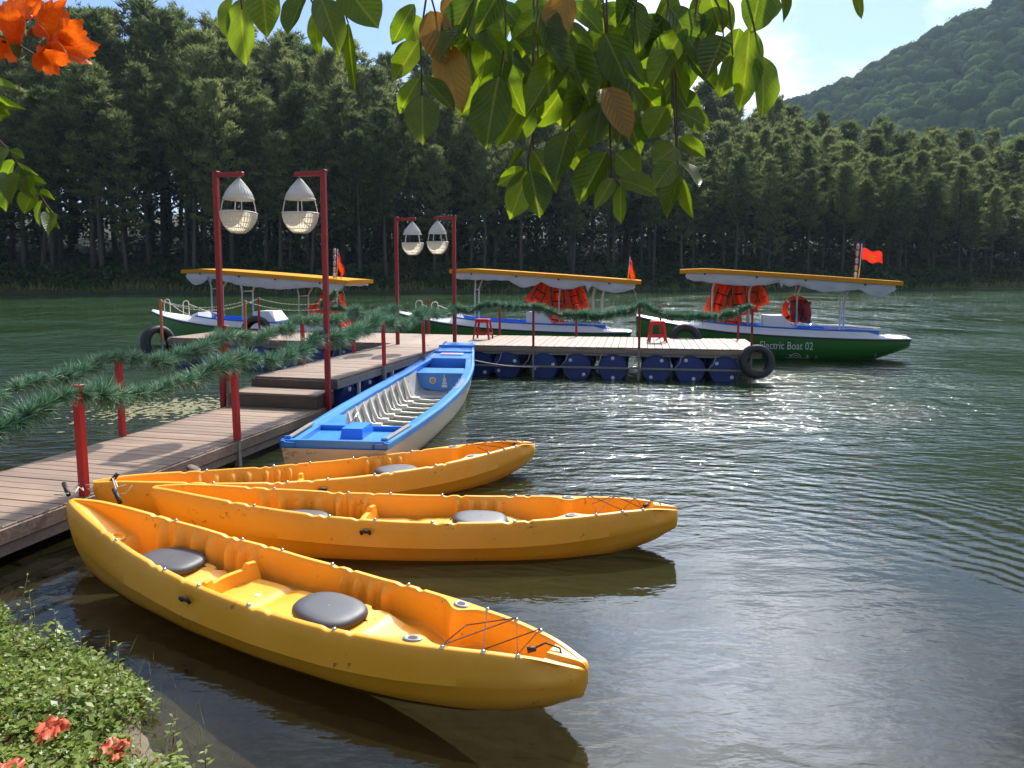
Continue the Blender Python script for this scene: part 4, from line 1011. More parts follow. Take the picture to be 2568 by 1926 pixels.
# ------------------------------------------------------------------ blue wooden boat
BL = 7.45
bw_ = smooth_table([0, .12, .3, .45, .6, .75, .87, .95, 1], [.575, .635, .70, .71, .68, .585, .44, .345, .305], k=10)
bg_ = smooth_table([0, .15, .35, .55, .7, .82, .92, 1], [.42, .405, .40, .42, .47, .55, .65, .77], k=10)
bk_ = smooth_table([0, .5, .68, .80, .90, 1], [-.10, -.10, -.08, .08, .34, .68], k=8)
blue = empty('rowing_boat', (-1.865, 7.60, 0), R(90 - 6.2), 'long blue and cream wooden boat moored along the walkway', 'boat')
def bsec(t, parts):
    w_, g_, k_ = bw_(t), bg_(t), bk_(t); k_ = min(k_, g_ - .06)
    return [((t * BL), y, z) for y, z in parts(w_, g_, k_)]
N = 60
outer = [bsec(i / N, lambda w_, g_, k_: [(s_ * y, z) for s_, seq in ((1, 1), ) for y, z in [(w_ - .012, g_ - .075), (w_ - .05, g_ - .075 - (g_ - .075 - k_) * .5), (w_ - .13, k_ + .02), (w_ - .20, k_), (0, k_ - .01), (-w_ + .20, k_), (-w_ + .13, k_ + .02), (-w_ + .05, g_ - .075 - (g_ - .075 - k_) * .5), (-w_ + .012, g_ - .075)]]) for i in range(N + 1)]
h_ = MB(); h_.grid(outer, flip=True); nn = len(outer[0])
h_.f += [tuple(range(nn)), tuple(range(N * nn, (N + 1) * nn))[::-1]]; h_.sm += [False, False]; h_.mi += [0, 0]
h_.build('hull', 'boat_cream', blue, 40)
gun = MB()
for s_ in (1, -1):
    rows = [bsec(i / N, lambda w_, g_, k_: [(s_ * (w_ + .004), g_ - .078), (s_ * (w_ + .012), g_ - .010), (s_ * (w_ + .004), g_), (s_ * (w_ - .035), g_ + .003), (s_ * (w_ - .045), g_ - .008), (s_ * (w_ - .15), g_ - .018), (s_ * (w_ - .155), g_ - .05), (s_ * (w_ - .145), g_ - .09)]) for i in range(N + 1)]
    gb = MB(); gb.grid(rows, flip=(s_ < 0)); gb.build('gunwale', 'boat_blue', blue, 35)
inn = [bsec(.12 + .62 * i / 40, lambda w_, g_, k_: [(w_ - .15, g_ - .06), (w_ - .17, g_ - .15), (w_ - .23, k_ + .13), (w_ - .30, k_ + .07), (0, k_ + .05), (-w_ + .30, k_ + .07), (-w_ + .23, k_ + .13), (-w_ + .17, g_ - .15), (-w_ + .15, g_ - .06)]) for i in range(41)]
ib = MB(); ib.grid(inn); ib.build('lining', 'boat_inside', blue, 50)
for k in range(10):
    t = .215 + k * .047; w_, g_, b0 = bw_(t), bg_(t), bk_(t)
    path = [(w_ - .16, g_ - .08), (w_ - .20, g_ - .22), (w_ - .27, b0 + .13), (w_ - .36, b0 + .095), (0, b0 + .075), (-w_ + .36, b0 + .095), (-w_ + .27, b0 + .13), (-w_ + .20, g_ - .22), (-w_ + .16, g_ - .08)]
    rb = MB(); rows = []
    for y, z in path: rows.append([(t * BL - .022, y, z - .02), (t * BL - .022, y * .94, z + .045), (t * BL + .022, y * .94, z + .045), (t * BL + .022, y, z - .02)])
    rb.grid(rows, smooth=False)
    rb.box((t * BL, -w_ + .40, b0 + .13), (.09, .10, .07)); rb.box((t * BL, w_ - .40, b0 + .13), (.09, .10, .07))
    rb.build('rib', 'rib_white', blue)
def fill(name, mat, t0, t1, zf, inset=.15, n=8, thick=.03, par=blue):
    b_ = MB(); T = [t0 + (t1 - t0) * i / n for i in range(n + 1)]
    top = [[(t * BL, bw_(t) - inset, zf(t)), (t * BL, -bw_(t) + inset, zf(t))] for t in T]
    bot = [[(x, y, z - thick) for x, y, z in r_] for r_ in top]
    b_.grid(top, smooth=False, flip=True); b_.grid(bot, smooth=False)
    for i, fl in ((0, False), (n, True)):
        q = [top[i][0], top[i][1], bot[i][1], bot[i][0]]; b_.add(q, [(0, 1, 2, 3)])
    return b_.build(name, mat, par)
fill('foredeck', 'boat_blue', .845, .997, lambda t: bg_(t) - .012, .10)
fill('thwart', 'boat_blue', .735, .79, lambda t: bg_(t) - .10, .13)
fill('bow_floor', 'boat_blue', .79, .85, lambda t: bg_(t) - .22, .12)
# bulkhead under the thwart, with round emblem and white figure
t = .738; w_, g_, b0 = bw_(t), bg_(t), bk_(t)
MB().add([(t * BL, w_ - .13, g_ - .11), (t * BL, -w_ + .13, g_ - .11), (t * BL, -w_ + .22, b0 + .12), (t * BL, 0, b0 + .06), (t * BL, w_ - .22, b0 + .12), (t * BL + .03, w_ - .13, g_ - .11), (t * BL + .03, -w_ + .13, g_ - .11)], [(0, 1, 2, 3, 4), (0, 5, 6, 1)]).build('bulkhead', 'boat_blue', blue)
RY = Matrix.Rotation(R(-90), 3, 'Y')
MB().lathe([(0, .004), (.062, .004), (.062, -.004)], 24, (t * BL - .006, .14, g_ - .24), RY).build('emblem_disc', 'letter_white', blue)
MB().lathe([(0, .003), (.042, .003), (.042, -.003)], 20, (t * BL - .012, .14, g_ - .24), RY).build('emblem_centre', 'emblem_orange', blue)
fg = MB(); X_ = t * BL - .008
for (y0, z0, y1, z1, wd) in ((-.07, -.33, -.07, -.13, .010), (-.12, -.34, -.02, -.34, .022), (-.105, -.305, -.07, -.24, .014), (-.035, -.305, -.07, -.24, .014), (-.095, -.24, -.07, -.17, .012), (-.045, -.24, -.07, -.17, .012)):
    d_ = Vector((0, y1 - y0, z1 - z0)); s_ = Vector((0, -d_.z, d_.y)).normalized() * wd; p0, p1 = Vector((X_, y0, g_ + z0)), Vector((X_, y1, g_ + z1))
    fg.add([p0 + s_, p0 - s_, p1 - s_, p1 + s_], [(0, 1, 2, 3)])
fg.build('painted_figure', 'letter_white', blue)
# seat front wall of the bow well
t = .845; w_, g_ = bw_(t), bg_(t)
MB().box((t * BL, 0, g_ - .10), (.03, (w_ - .10) * 2, .17)).build('bow_bulkhead', 'boat_blue', blue)
MB().box((.90 * BL, 0, bg_(.90) + .004), (.022, (bw_(.90) - .02) * 2, .03)).build('deck_batten', 'boat_blue', blue)
MB().box((.955 * BL, 0, bg_(.955) + .006), (.03, (bw_(.955) + .02) * 2, .035)).build('deck_batten', 'boat_blue', blue)
MB().add([(.875 * BL, y, bg_(.875) + .003) for y in (.22, -.22)] + [(.893 * BL, y, bg_(.893) + .003) for y in (-.22, .22)], [(0, 1, 2, 3)]).build('deck_lettering', 'faded_red_print', blue)
for s_ in (-1,):
    T = [.50 + .11 * i / 6 for i in range(7)]
    MB().grid([[(q * BL, s_ * (bw_(q) - .055), bg_(q) - .005), (q * BL, s_ * (bw_(q) - .115), bg_(q) - .012)] for q in T], flip=False).build('side_lettering', 'faded_print', blue)
    T = [.80 + .03 * i / 3 for i in range(4)]
    MB().grid([[(q * BL, s_ * (bw_(q) - .055), bg_(q) - .005), (q * BL, s_ * (bw_(q) - .10), bg_(q) - .012)] for q in T], flip=False).build('side_lettering', 'faded_print', blue)
# stern: sunk platform, edge board, motor box, side locker
fill('stern_platform', 'boat_blue', 0.004, .125, lambda t: .34, .05)
MB().box((.128 * BL, 0, .345), (.03, 1.12, .10)).build('platform_board', 'boat_blue', blue)
MB().box((.008 * BL, 0, .385), (.05, 1.17, .085)).build('transom_cap', 'boat_blue', blue)
mb_ = MB(); mb_.box((.094 * BL, -.03, .395), (.42, .26, .115), taper=(.86, .9)); mb_.build('motor_box', 'boat_blue', blue, None)
for s_ in (1, -1):
    T = [.012 + .11 * i / 8 for i in range(9)]
    sb = MB(); sb.grid([[(q * BL, s_ * (bw_(q) - .03), bg_(q) + .006), (q * BL, s_ * (bw_(q) - .03), bg_(q) + .022), (q * BL, s_ * (bw_(q) - .085), bg_(q) + .022), (q * BL, s_ * (bw_(q) - .085), bg_(q) + .006)] for q in T], smooth=False, flip=(s_ < 0)); sb.build('rub_board', 'weathered_wood', blue)
    MB().bbox((.012 * BL, s_ * (bw_(.012) - .055), bg_(0) + .022), (.04, .075, .03), .008).build('cleat', 'boat_blue', blue)
T = [.135 + .085 * i / 6 for i in range(7)]
lk = MB(); lk.grid([[(q * BL, bw_(q) - .13, bg_(q) - .018), (q * BL, bw_(q) - .42 + .16 * i / 6, bg_(q) - .025), (q * BL, bw_(q) - .44 + .16 * i / 6, bg_(q) - .26)] for i, q in enumerate(T)], smooth=False, flip=True); lk.build('side_locker', 'boat_blue', blue)
MB().tube([(.19 * BL, .30, .30), (.215 * BL, .25, .42)], .008, 6).build('tiller_pin', 'chrome', blue)
mr = empty('mooring_line', (-0.95, 14.9, .35), 0, 'thin pale rope from the blue bow to the dock drums', 'rope')
MB().tube(sag((0.05, -.3, .12), (1.5, .22, -.12), .05), .008, 5).build('rope', 'white_rope', mr)
# ------------------------------------------------------------------ covered electric boats
EL = 6.6
ew = smooth_table([0, .05, .12, .22, .38, .6, .8, .92, .97, 1], [.05, .22, .40, .58, .72, .76, .70, .56, .46, .36], k=8)
eg = smooth_table([0, .1, .2, .35, .5, .7, .85, 1], [.98, .86, .765, .665, .61, .565, .545, .535], k=10)
ek = smooth_table([0, .05, .12, .25, .6, .8, .9, 1], [.45, .10, -.08, -.16, -.16, -.12, .02, .30], k=5)
def e_side(t, f):
    """hull side point: f = 0 at the gunwale, 1 near the keel"""
    w_, g_, k_ = ew(t), eg(t), ek(t)
    prof = [(0, 1.0), (.18, .985), (.45, .93), (.7, .80), (.88, .58), (1, 0.0)]
    y = w_ * interp(f, [p[0] for p in prof], [p[1] for p in prof]); return y, g_ + (k_ - g_) * f
def e_hull():
    b = MB(); rows = []
    for i in range(61):
        t = i / 60; fs = [.03, .12, .25, .4, .55, .68, .78, .87, .94, 1.0]
        h = [(t * EL, *e_side(t, f)) for f in fs]; rows.append(h + [(x, -y, z) for x, y, z in h[-2::-1]])
    b.grid(rows); n = len(rows[0]); b.f += [tuple(range(n))[::-1], tuple(range(60 * n, 61 * n))]; b.sm += [False] * 2; b.mi += [0] * 2
    return b.mesh('hull', 'hull_green')
def e_band(z0, z1, out, mat, name):
    b = MB()
    for s_ in (1, -1):
        rows = [[(i / 60 * EL, s_ * (ew(i / 60) + out), eg(i / 60) + z0), (i / 60 * EL, s_ * (ew(i / 60) + out + .004), eg(i / 60) + (z0 + z1) / 2), (i / 60 * EL, s_ * (ew(i / 60) + out), eg(i / 60) + z1), (i / 60 * EL, s_ * (ew(i / 60) - .03), eg(i / 60) + z1)] for i in range(61)]
        b.grid(rows, flip=(s_ > 0))
    t = 1.0; b.box((EL + .006, 0, eg(1) + (z0 + z1) / 2), (.02, ew(1) * 2, z1 - z0)); return b.mesh(name, mat)
def e_deck():
    """white side decks sloping up to the coaming round the blue well"""
    b = MB(); co = lambda t: eg(t) + (.04 if t < .15 or t > .93 else .13 * min(1, (t - .15) / .12, (.93 - t) / .08) + .04)
    for s_ in (1, -1):
        rows = [[(t * EL, s_ * (ew(t) + .004), eg(t) + .03), (t * EL, s_ * (ew(t) - .03), eg(t) + .045), (t * EL, s_ * max(.01, ew(t) - .16), co(t)), (t * EL, s_ * max(.005, ew(t) - .20), co(t) - .004), (t * EL, s_ * max(.0, ew(t) - .21), eg(t) - .12)] for t in [.0 + .995 * i / 60 for i in range(61)]]
        b.grid(rows, flip=(s_ > 0))
    return b.mesh('side_deck', 'boat_white')
def e_cap(t0, t1, dz, inset, mat, name, crown=.04, n=10):
    b = MB(); rows = []
    for i in range(n + 1):
        t = t0 + (t1 - t0) * i / n; w_ = max(.0, ew(t) - inset)
        rows.append([(t * EL, w_ * q, eg(t) + dz + crown * (1 - q * q)) for q in (1, .6, .2, -.2, -.6, -1)])
    b.grid(rows, flip=True); return b.mesh(name, mat)
E_M = dict(hull=e_hull(), strip=e_band(-.035, .012, .006, 'strap_black', 'rub_strip'), top=e_band(.013, .034, .004, 'boat_white', 'sheer_strip'), deck=e_deck(),
           fore=e_cap(.0, .20, .035, .03, 'boat_white', 'foredeck'), aft=e_cap(.90, .998, .035, .02, 'boat_white', 'aft_deck', .02), floor=e_cap(.18, .92, -.13, .20, 'deck_blue', 'floor', 0.0))
ROOF0, ROOF1 = 1.25, 6.40
def roof_z(x): 
    u = (x - ROOF0) / (ROOF1 - ROOF0)
    return 2.285 - .34 * u ** 1.15 - (.055 * (1 - u / .12) if u < .12 else 0)
def e_roof():
    b = MB(); top, bot = [], []; n = 30; W = .80
    for i in range(n + 1):
        x = ROOF0 + (ROOF1 - ROOF0) * i / n; z = roof_z(x)
        top.append([(x, W * q, z + .012 * (1 - q * q)) for q in (1, .6, .2, -.2, -.6, -1)]); bot.append([(x, W * q, z - .10) for q in (1, -1)])
    b.grid(top, flip=True); b.grid(bot, smooth=False)
    for s_, j, k in ((1, 0, 0), (-1, 5, 1)):
        b.grid([[top[i][j], bot[i][k]] for i in range(n + 1)], smooth=False, flip=(s_ < 0))
    for i, fl in ((0, 0), (n, 1)): b.add(top[i] + bot[i][::-1], [tuple(range(8))])
    return b.mesh('roof', 'roof_yellow')
E_ROOF = e_roof()
def e_curtain(seed, s_):
    """white awning cloth rolled up under the roof edge, sagging between ties"""
    rr = random.Random(seed); n = 90; x0, x1 = ROOF0 + .16, ROOF1 - .16; rows = []
    ties = sorted([0, 1] + [rr.uniform(.1, .9) for _ in range(4)]); amp = [rr.uniform(.05, .22) for _ in ties]
    for i in range(n + 1):
        u = i / n; k = max(j for j in range(len(ties) - 1) if ties[j] <= u + 1e-9); v = (u - ties[k]) / (ties[k + 1] - ties[k] + 1e-6)
        dr = (.15 if s_ < 0 else .10) + (1 if s_ < 0 else .25) * amp[k] * math.sin(math.pi * v) + .005 * math.sin(u * 71 + seed) + .012 * math.sin(u * 23)
        x = x0 + (x1 - x0) * u; z = roof_z(x) - .095; row = []
        for q, yo in ((0, .0), (.2, .030), (.4, .012 + .02 * math.sin(u * 37)), (.6, .045), (.8, .018 + .02 * math.sin(u * 51 + 1)), (.95, .05), (1.0, .022), (.9, -.02), (.5, -.03), (0, -.02)):
            row.append((x + .02 * math.sin(q * 9 + u * 40), s_ * (.745 + yo), z - dr * q + .008 * math.sin(u * 90 + q * 7)))
        rows.append(row)
    b = MB(); b.grid(rows); 
    return b.mesh('awning', 'curtain')
def e_frame(x, base_z):
    b = MB(); zr = roof_z(x) - .08; kn = zr - .42
    for s_ in (1, -1):
        b.tube([(x, s_ * .26, base_z), (x, s_ * .26, kn - .04), (x + .02, s_ * .30, kn + .04), (x + .10, s_ * .62, zr)], .021, 8)
    b.tube([(x, -.26, kn - .05), (x, .26, kn - .05)], .016, 6); b.tube([(x, -.26, base_z + .25), (x, .26, base_z + .25)], .014, 6)
    return b.mesh('roof_frame', 'pole_cream')
def make_flag(parent, base, h, wave, wide=.42, high=.28, droop=0.0, lights=True):
    """thin mast with a string of little lanterns and a red flag with a yellow star"""
    mast = MB().tube([base, base + Vector((.03, 0, h * .5)), base + Vector((.05, 0, h))], .012, 6).build('mast', 'chrome', parent)
    top = base + Vector((.06, 0, h * .86)); nx, ny = 18, 10; rows = []
    def fp(u, v):
        x = u * wide * (1 - droop * .75); z = -v * high - droop * u * (.42) + .03 * math.sin(u * 9 + wave) - .10 * u; y = .05 * math.sin(u * 8 + v * 2 + wave) * (u + .1)
        return top + Vector((x + droop * .05 * math.sin(v * 6), y, z))
    for i in range(nx + 1): rows.append([fp(i / nx, j / ny) for j in range(ny + 1)])
    fl = MB(); fl.grid(rows); o = fl.build('flag', 'flag_red', parent)
    st_ = MB(); c_ = (.48, .5); pts = []
    for k in range(10):
        r_ = .30 if k % 2 == 0 else .12; a = math.pi / 2 + k * math.pi / 5; pts.append((c_[0] + r_ * math.cos(a) * high / wide, c_[1] - r_ * math.sin(a)))
    for s_ in (1, -1):
        vs = [fp(*c_) + Vector((0, -.008 * s_, 0))] + [fp(*p) + Vector((0, -.008 * s_, 0)) for p in pts]
        st_.add(vs, [(0, 1 + k, 1 + (k + 1) % 10) for k in range(10)])
    st_.build('star', 'flag_yellow', o)
    if lights:
        for k in range(5):
            c_ = base + Vector((-.035 - .008 * (4 - k), 0, .10 + k * h * .20)); lb = MB()
            lb.lathe([(0, -.075), (.028, -.06), (.036, 0), (.028, .06), (0, .075)], 8, c_)
            o2 = lb.build('string_light', 'lamp_glass' if k else 'letter_white', parent)
            cg = MB()
            for a in range(6): cg.tube([c_ + Vector((.04 * math.cos(a), .04 * math.sin(a), -.07)), c_ + Vector((.044 * math.cos(a), .044 * math.sin(a), .07))], .004, 3)
            cg.build('light_cage', 'dark_red_paint', o2)
def covered_boat(bow, stern, label, seed, frames, console, rails=True, flag=None, rs=0.0):
    bow, stern = Vector((*bow, 0)), Vector((*stern, 0)); d = stern - bow
    root = empty('covered_boat', bow, math.atan2(d.y, d.x), label, 'boat', 'covered electric boats')
    s = d.length / EL
    for nm, k in (('hull', 'hull'), ('rub_strip', 'strip'), ('sheer_strip', 'top'), ('side_deck', 'deck'), ('foredeck', 'fore'), ('aft_deck', 'aft'), ('floor', 'floor')): link(nm, E_M[k], root)
    link('roof', E_ROOF, root)
    for s_ in (1, -1): link('awning', e_curtain(seed + s_, s_), root)
    for k, x in enumerate(frames): link('roof_frame', e_frame(x, eg(x / EL) - .10), root)
    # benches along the well and a low seat back in blue
    for s_ in (1, -1):
        b = MB(); x0, x1 = 1.75, 5.9
        rows = [[(x, s_ * (ew(x / EL) - .225), eg(x / EL) + .20), (x, s_ * (ew(x / EL) - .24), eg(x / EL) + .205), (x, s_ * (ew(x / EL) - .26), eg(x / EL) - .02), (x, s_ * (ew(x / EL) - .46), eg(x / EL) - .03), (x, s_ * (ew(x / EL) - .46), eg(x / EL) - .13)] for x in np.linspace(x0, x1, 16)]
        b.grid(rows, smooth=False, flip=(s_ > 0)); b.build('bench', 'deck_blue', root)
    # steering console
    cx = console; cb = MB(); z = eg(cx / EL) - .05
    cb.add([(cx - .30, y, z) for y in (-.34, .34)] + [(cx + .40, y, z) for y in (.34, -.34)] + [(cx - .30, y, z + .52) for y in (-.34, .34)] + [(cx + .18, y, z + .52) for y in (.34, -.34)] + [(cx + .40, y, z + .26) for y in (.34, -.34)],
           [(0, 1, 5, 4), (4, 5, 6, 7), (7, 6, 8, 9), (9, 8, 2, 3), (1, 2, 8, 6, 5), (0, 4, 7, 9, 3)]); cb.build('console', 'boat_white', root)
    # white scuttle in front of the benches
    sx = 1.35; sb = MB(); z = eg(sx / EL)
    sb.add([(sx - .15, -.30, z), (sx - .15, .30, z), (sx + .55, .42, z - .05), (sx + .55, -.42, z - .05), (sx + .42, -.26, z + .24), (sx + .42, .26, z + .24)], [(0, 4, 5, 1), (1, 5, 2), (0, 3, 4), (2, 5, 4, 3)]); sb.build('scuttle', 'boat_white', root)
    MB().tube([(4.6, -.55, .80), (5.2, -.56, .80), (6.1, -.50, .76)], .013, 6).build('side_rail', 'pole_cream', root)
    MB().tube([(4.6, .55, .80), (5.2, .56, .80), (6.1, .50, .76)], .013, 6).build('side_rail', 'pole_cream', root)
    for x in (6.0, 6.25, 6.5): MB().tube([(x, -.36, eg(1)), (x, -.36, eg(1) + .12)], .010, 5).build('stanchion', 'pole_cream', root)
    MB().tube([(5.9, -.36, eg(1) + .12), (6.5, -.34, eg(1) + .12)], .010, 5).build('stern_rail', 'pole_cream', root)
    if rails:
        for y in (-.16, .22):
            x = .55 + (y > 0) * .35; z = eg(x / EL)
            MB().tube([(x, y, z), (x, y, z + .40), (x + .04, y, z + .47), (x + .12, y, z + .49), (x + .18, y, z + .46), (x + .20, y, z + .38), (x + .20, y, z)], .013, 7).build('bow_handrail', 'pole_cream', root)
        MB().tube([(.72, -.16, eg(.1) + .40), (1.3, -.42, eg(.2) + .28), (1.9, -.58, eg(.3) + .18)], .012, 6).build('guard_rail', 'pole_cream', root)
        MB().tube([(1.08, .22, eg(.1) + .36), (1.6, .40, eg(.25) + .26), (2.1, .56, eg(.32) + .18)], .012, 6).build('guard_rail', 'pole_cream', root)
    for u in (.12, .36, .58, .84):
        x = ROOF0 + (ROOF1 - ROOF0) * u
        MB().lathe([(0, .012), (.022, .008), (.026, -.008)], 10, (x, -.792, roof_z(x) - .135), Matrix.Rotation(R(90), 3, 'X')).build('tie_knob', 'strap_black', root)
    x = ROOF1 - .2; MB().tube([(x, -.74, roof_z(x) - .2), (x + .06, -.75, roof_z(x) - .34), (x + .10, -.75, roof_z(x) - .52)], .006, 4).build('loose_tie', 'white_rope', root)
    if flag: make_flag(root, Vector((flag['x'], flag.get('y', -.35), roof_z(flag['x']) - .01)), flag['h'], flag.get('wave', 0), droop=flag.get('droop', 0), lights=flag.get('lights', True), wide=flag.get('wide', .42), high=flag.get('high', .28))
    for ch in root.children:
        if ch.name.split('.')[0] in ('roof', 'awning', 'tie_knob', 'loose_tie', 'mast', 'flag', 'string_light'): ch.location.x += rs
    return root
B1 = covered_boat((-10.78, 22.2), (-4.35, 20.55), 'covered green boat beside the left dock with curved bow handrails', 3, (2.25, 3.25, 5.05, 5.95), 3.95, True, dict(x=5.85, h=.82, droop=.85, wave=1.0, wide=.36), rs=.42)
B3 = covered_boat((-3.25, 21.3), (3.30, 20.15), 'covered green boat in the middle, moored behind the right dock', 7, (2.3, 4.65, 5.55, 5.8), 4.05, True, dict(x=6.05, h=.62, droop=.95, wave=2.0, lights=False, wide=.42, high=.34), rs=.45)
B2 = covered_boat((3.33, 19.8), (9.68, 18.2), 'covered green boat lettered Electric Boat 02', 12, (1.95, 2.85, 4.0, 5.1), 3.5, False, dict(x=5.5, h=.86, wave=.3, wide=.46), rs=-.12)

def hull_print(root, items, s_=-1):
    """flat lettering that follows the hull side; items are (text, x, z, height, condense)"""
    for txt, x0, z0, hgt, cond in items:
        cu = bpy.data.curves.new('txt', 'FONT'); cu.body = txt; cu.size = 1.0; cu.resolution_u = 3
        to = bpy.data.objects.new('txt', cu); COL.objects.link(to); dg = bpy.context.evaluated_depsgraph_get()
        me = bpy.data.meshes.new_from_object(to.evaluated_get(dg)); bpy.data.objects.remove(to)
        put_print(me, x0, z0, hgt / .72, cond, s_); me.materials.clear(); me.materials.append(MATS['letter_white']); link('lettering', me, root)
def put_print(me, x0, z0, k, cond, s_):
    for v in me.vertices:
        x = x0 + v.co.x * k * cond; z = z0 + v.co.y * k; t = x / EL; g_, kk_ = eg(t), ek(t); f = (z - g_) / (kk_ - g_); y, _ = e_side(t, min(1, max(0, f)))
        v.co = (x, s_ * (y + .007), z)
hull_print(B2, [('E', 2.22, .31, .21, .70), ('Electric Boat 02', 3.10, .27, .20, .70), ('Y', 3.80, .045, .10, .9), ('R', 4.21, .045, .10, .8), ('SI', 4.42, .05, .07, .8), ('44', 5.78, .14, .06, .6)])
arc = MB()
for r0, r1 in ((.155, .138), (.085, .072)):
    P = [[(.30 + r_ * math.cos(a) * 1.0, r_ * math.sin(a) * .95, 0) for r_ in (r0, r1)] for a in np.linspace(0, math.pi, 16)]; arc.grid(P, smooth=False)
arc.add([(.0, -.006, 0), (.72, -.006, 0), (.72, .008, 0), (.0, .008, 0)], [(0, 1, 2, 3)])
me = arc.mesh('lettering', 'letter_white'); put_print(me, 3.74, .05, .85, .9, -1); link('logo_arch', me, B2)

# ------------------------------------------------------------------ life vests and ring buoys
def vest_mesh(seed, mat, w0=.46, h0=.62):
    """puffy jacket: two front panels over a back panel, neck notch, black webbing"""
    rr = random.Random(seed); b = MB()
    def panel(x0, x1, y, th, top, bot, wob):
        nu, nv = 10, 14
        for sgn in (1, -1):
            rows = []
            for i in range(nu + 1):
                u = i / nu; row = []
                for j in range(nv + 1):
                    v = j / nv; x = x0 + (x1 - x0) * u; z = top - (top - bot) * v
                    puff = (max(0, 1 - (2 * u - 1) ** 4) * max(0, 1 - (2 * v - 1) ** 6)) ** .5
                    x += .03 * math.sin(v * 5 + wob) ; z += .02 * math.sin(u * 6 + wob * 2)
                    row.append((x, y + sgn * th * puff + .015 * math.sin(u * 7 + v * 9 + wob), z))
                rows.append(row)
            b.grid(rows, flip=(sgn > 0))
    q = rr.uniform(0, 6)
    panel(-w0 / 2, w0 / 2, .06, .085, 0, -h0, q)
    panel(-w0 / 2, -.03, -.06, .085, -.03, -h0 * .96, q + 1); panel(.03, w0 / 2, -.06, .085, -.03, -h0 * .98, q + 2)
    me = b.mesh('panels', mat)
    s = MB()
    for z in (-h0 * .42, -h0 * .72): s.tube([(-w0 / 2 - .02, -.02, z), (-w0 * .25, -.150, z + .01), (0, -.115, z), (w0 * .25, -.150, z - .01), (w0 / 2 + .02, -.02, z)], .014, 4)
    for x in (-w0 * .26, w0 * .26): s.tube([(x, -.08, -.02), (x, -.150, -h0 * .3), (x, -.150, -h0 * .85)], .012, 4)
    s.box((0, -.13, -h0 * .42), (.05, .03, .035))
    return me, s.mesh('webbing', 'strap_black')
VM = [vest_mesh(k, 'vest_orange', .44 + .05 * (k % 2), .58 + .06 * (k % 3)) for k in range(4)]; VD = vest_mesh(9, 'vest_maroon', .46, .56)
def vest(boat, x, y, z, rot, label, which=0, scale=1.0, dark=False):
    M = boat.matrix_basis if boat.parent is None else boat.matrix_world
    M = Matrix.Translation(boat.location) @ Matrix.Rotation(boat.rotation_euler[2], 4, 'Z')
    p = M @ Vector((x, y, z)); root = empty('life_vest', p, 0, label, 'life vest', None if dark else 'orange life vests hung under the boat roofs')
    root.rotation_euler = (rot[0], rot[1], rot[2] + boat.rotation_euler[2]); root.scale = (scale,) * 3
    me = VD if dark else VM[which % 4]; link('panels', me[0], root); link('webbing', me[1], root); return root
vest(B3, 4.20, 0.34, 1.88, (0, R(28), R(10)), 'orange life vest hanging tilted at the front of the middle boat bundle', 0, 1.21)
vest(B3, 4.55, 0.26, 1.98, (0, R(-6), R(-6)), 'orange life vest in the centre of the middle boat bundle', 1, 1.36)
vest(B3, 4.92, 0.42, 1.80, (0, R(-24), R(-12)), 'orange life vest sticking out at the stern end of the middle boat bundle', 2, 1.09)
vest(B3, 4.50, 0.18, 1.30, (0, R(4), R(0)), 'orange life vest hanging lowest in the middle boat bundle', 3, 1.09)
vest(B2, 2.28, 0.32, 1.96, (0, R(14), R(8)), 'orange life vest at the bow side of the lettered boat bundle', 2, 1.32)
vest(B2, 2.62, 0.28, 1.98, (0, R(-10), R(-20)), 'large orange life vest in the centre of the lettered boat bundle', 1, 1.44)
vest(B2, 2.92, 0.47, 1.84, (0, R(-26), R(-30)), 'orange life vest at the stern side of the lettered boat bundle', 0, 1.13)
vest(B2, 2.45, 0.22, 1.34, (0, R(3), R(6)), 'orange life vest hanging lowest in the lettered boat bundle', 3, 1.09)
vest(B1, 5.62, 0.24, 1.40, (0, R(40), R(8)), 'orange life vest slumped below the ring buoy of the leftmost boat', 2, .9)
vest(B1, 5.95, 0.22, 1.14, (0, R(-30), R(0)), 'orange life vest lying over another beside the leftmost ring buoy', 3, 1.05)
vest(B2, 4.12, -0.12, 1.46, (0, R(2), R(-8)), 'dark red life vest hung in front of the ring buoy', 0, 1.0, True)
def ring_buoy(boat, x, y, z, label, tilt=0.0):
    M = Matrix.Translation(boat.location) @ Matrix.Rotation(boat.rotation_euler[2], 4, 'Z')
    root = empty('ring_buoy', M @ Vector((x, y, z)), 0, label, 'ring buoy'); root.rotation_euler = (R(90), tilt, boat.rotation_euler[2])
    rr_ = .275; MB().tube([(rr_ * math.cos(a), rr_ * math.sin(a), 0) for a in np.linspace(0, 2 * math.pi, 40, endpoint=False)], .072, 14, closed=True).build('ring', 'vest_orange', root)
    for k in range(4):
        a = math.pi / 4 + k * math.pi / 2; c_ = Vector((rr_ * math.cos(a), rr_ * math.sin(a), 0)); tdir = Vector((-math.sin(a), math.cos(a), 0)); rad = Vector((math.cos(a), math.sin(a), 0))
        b = MB(); rows = []
        for o_ in (-.03, .03): rows.append([c_ + tdir * o_ + (rad * math.cos(q) + Vector((0, 0, 1)) * math.sin(q)) * .0745 for q in np.linspace(0, 2 * math.pi, 15)[:-1]])
        b.grid(rows, wrap=True); b.build('reflective_band', 'letter_white' if k % 2 else 'strap_black', root)
ring_buoy(B1, 5.78, .36, 1.36, 'orange ring buoy hung under the roof of the leftmost boat')
ring_buoy(B2, 4.02, .04, 1.22, 'orange ring buoy behind the dark red vest of the lettered boat')
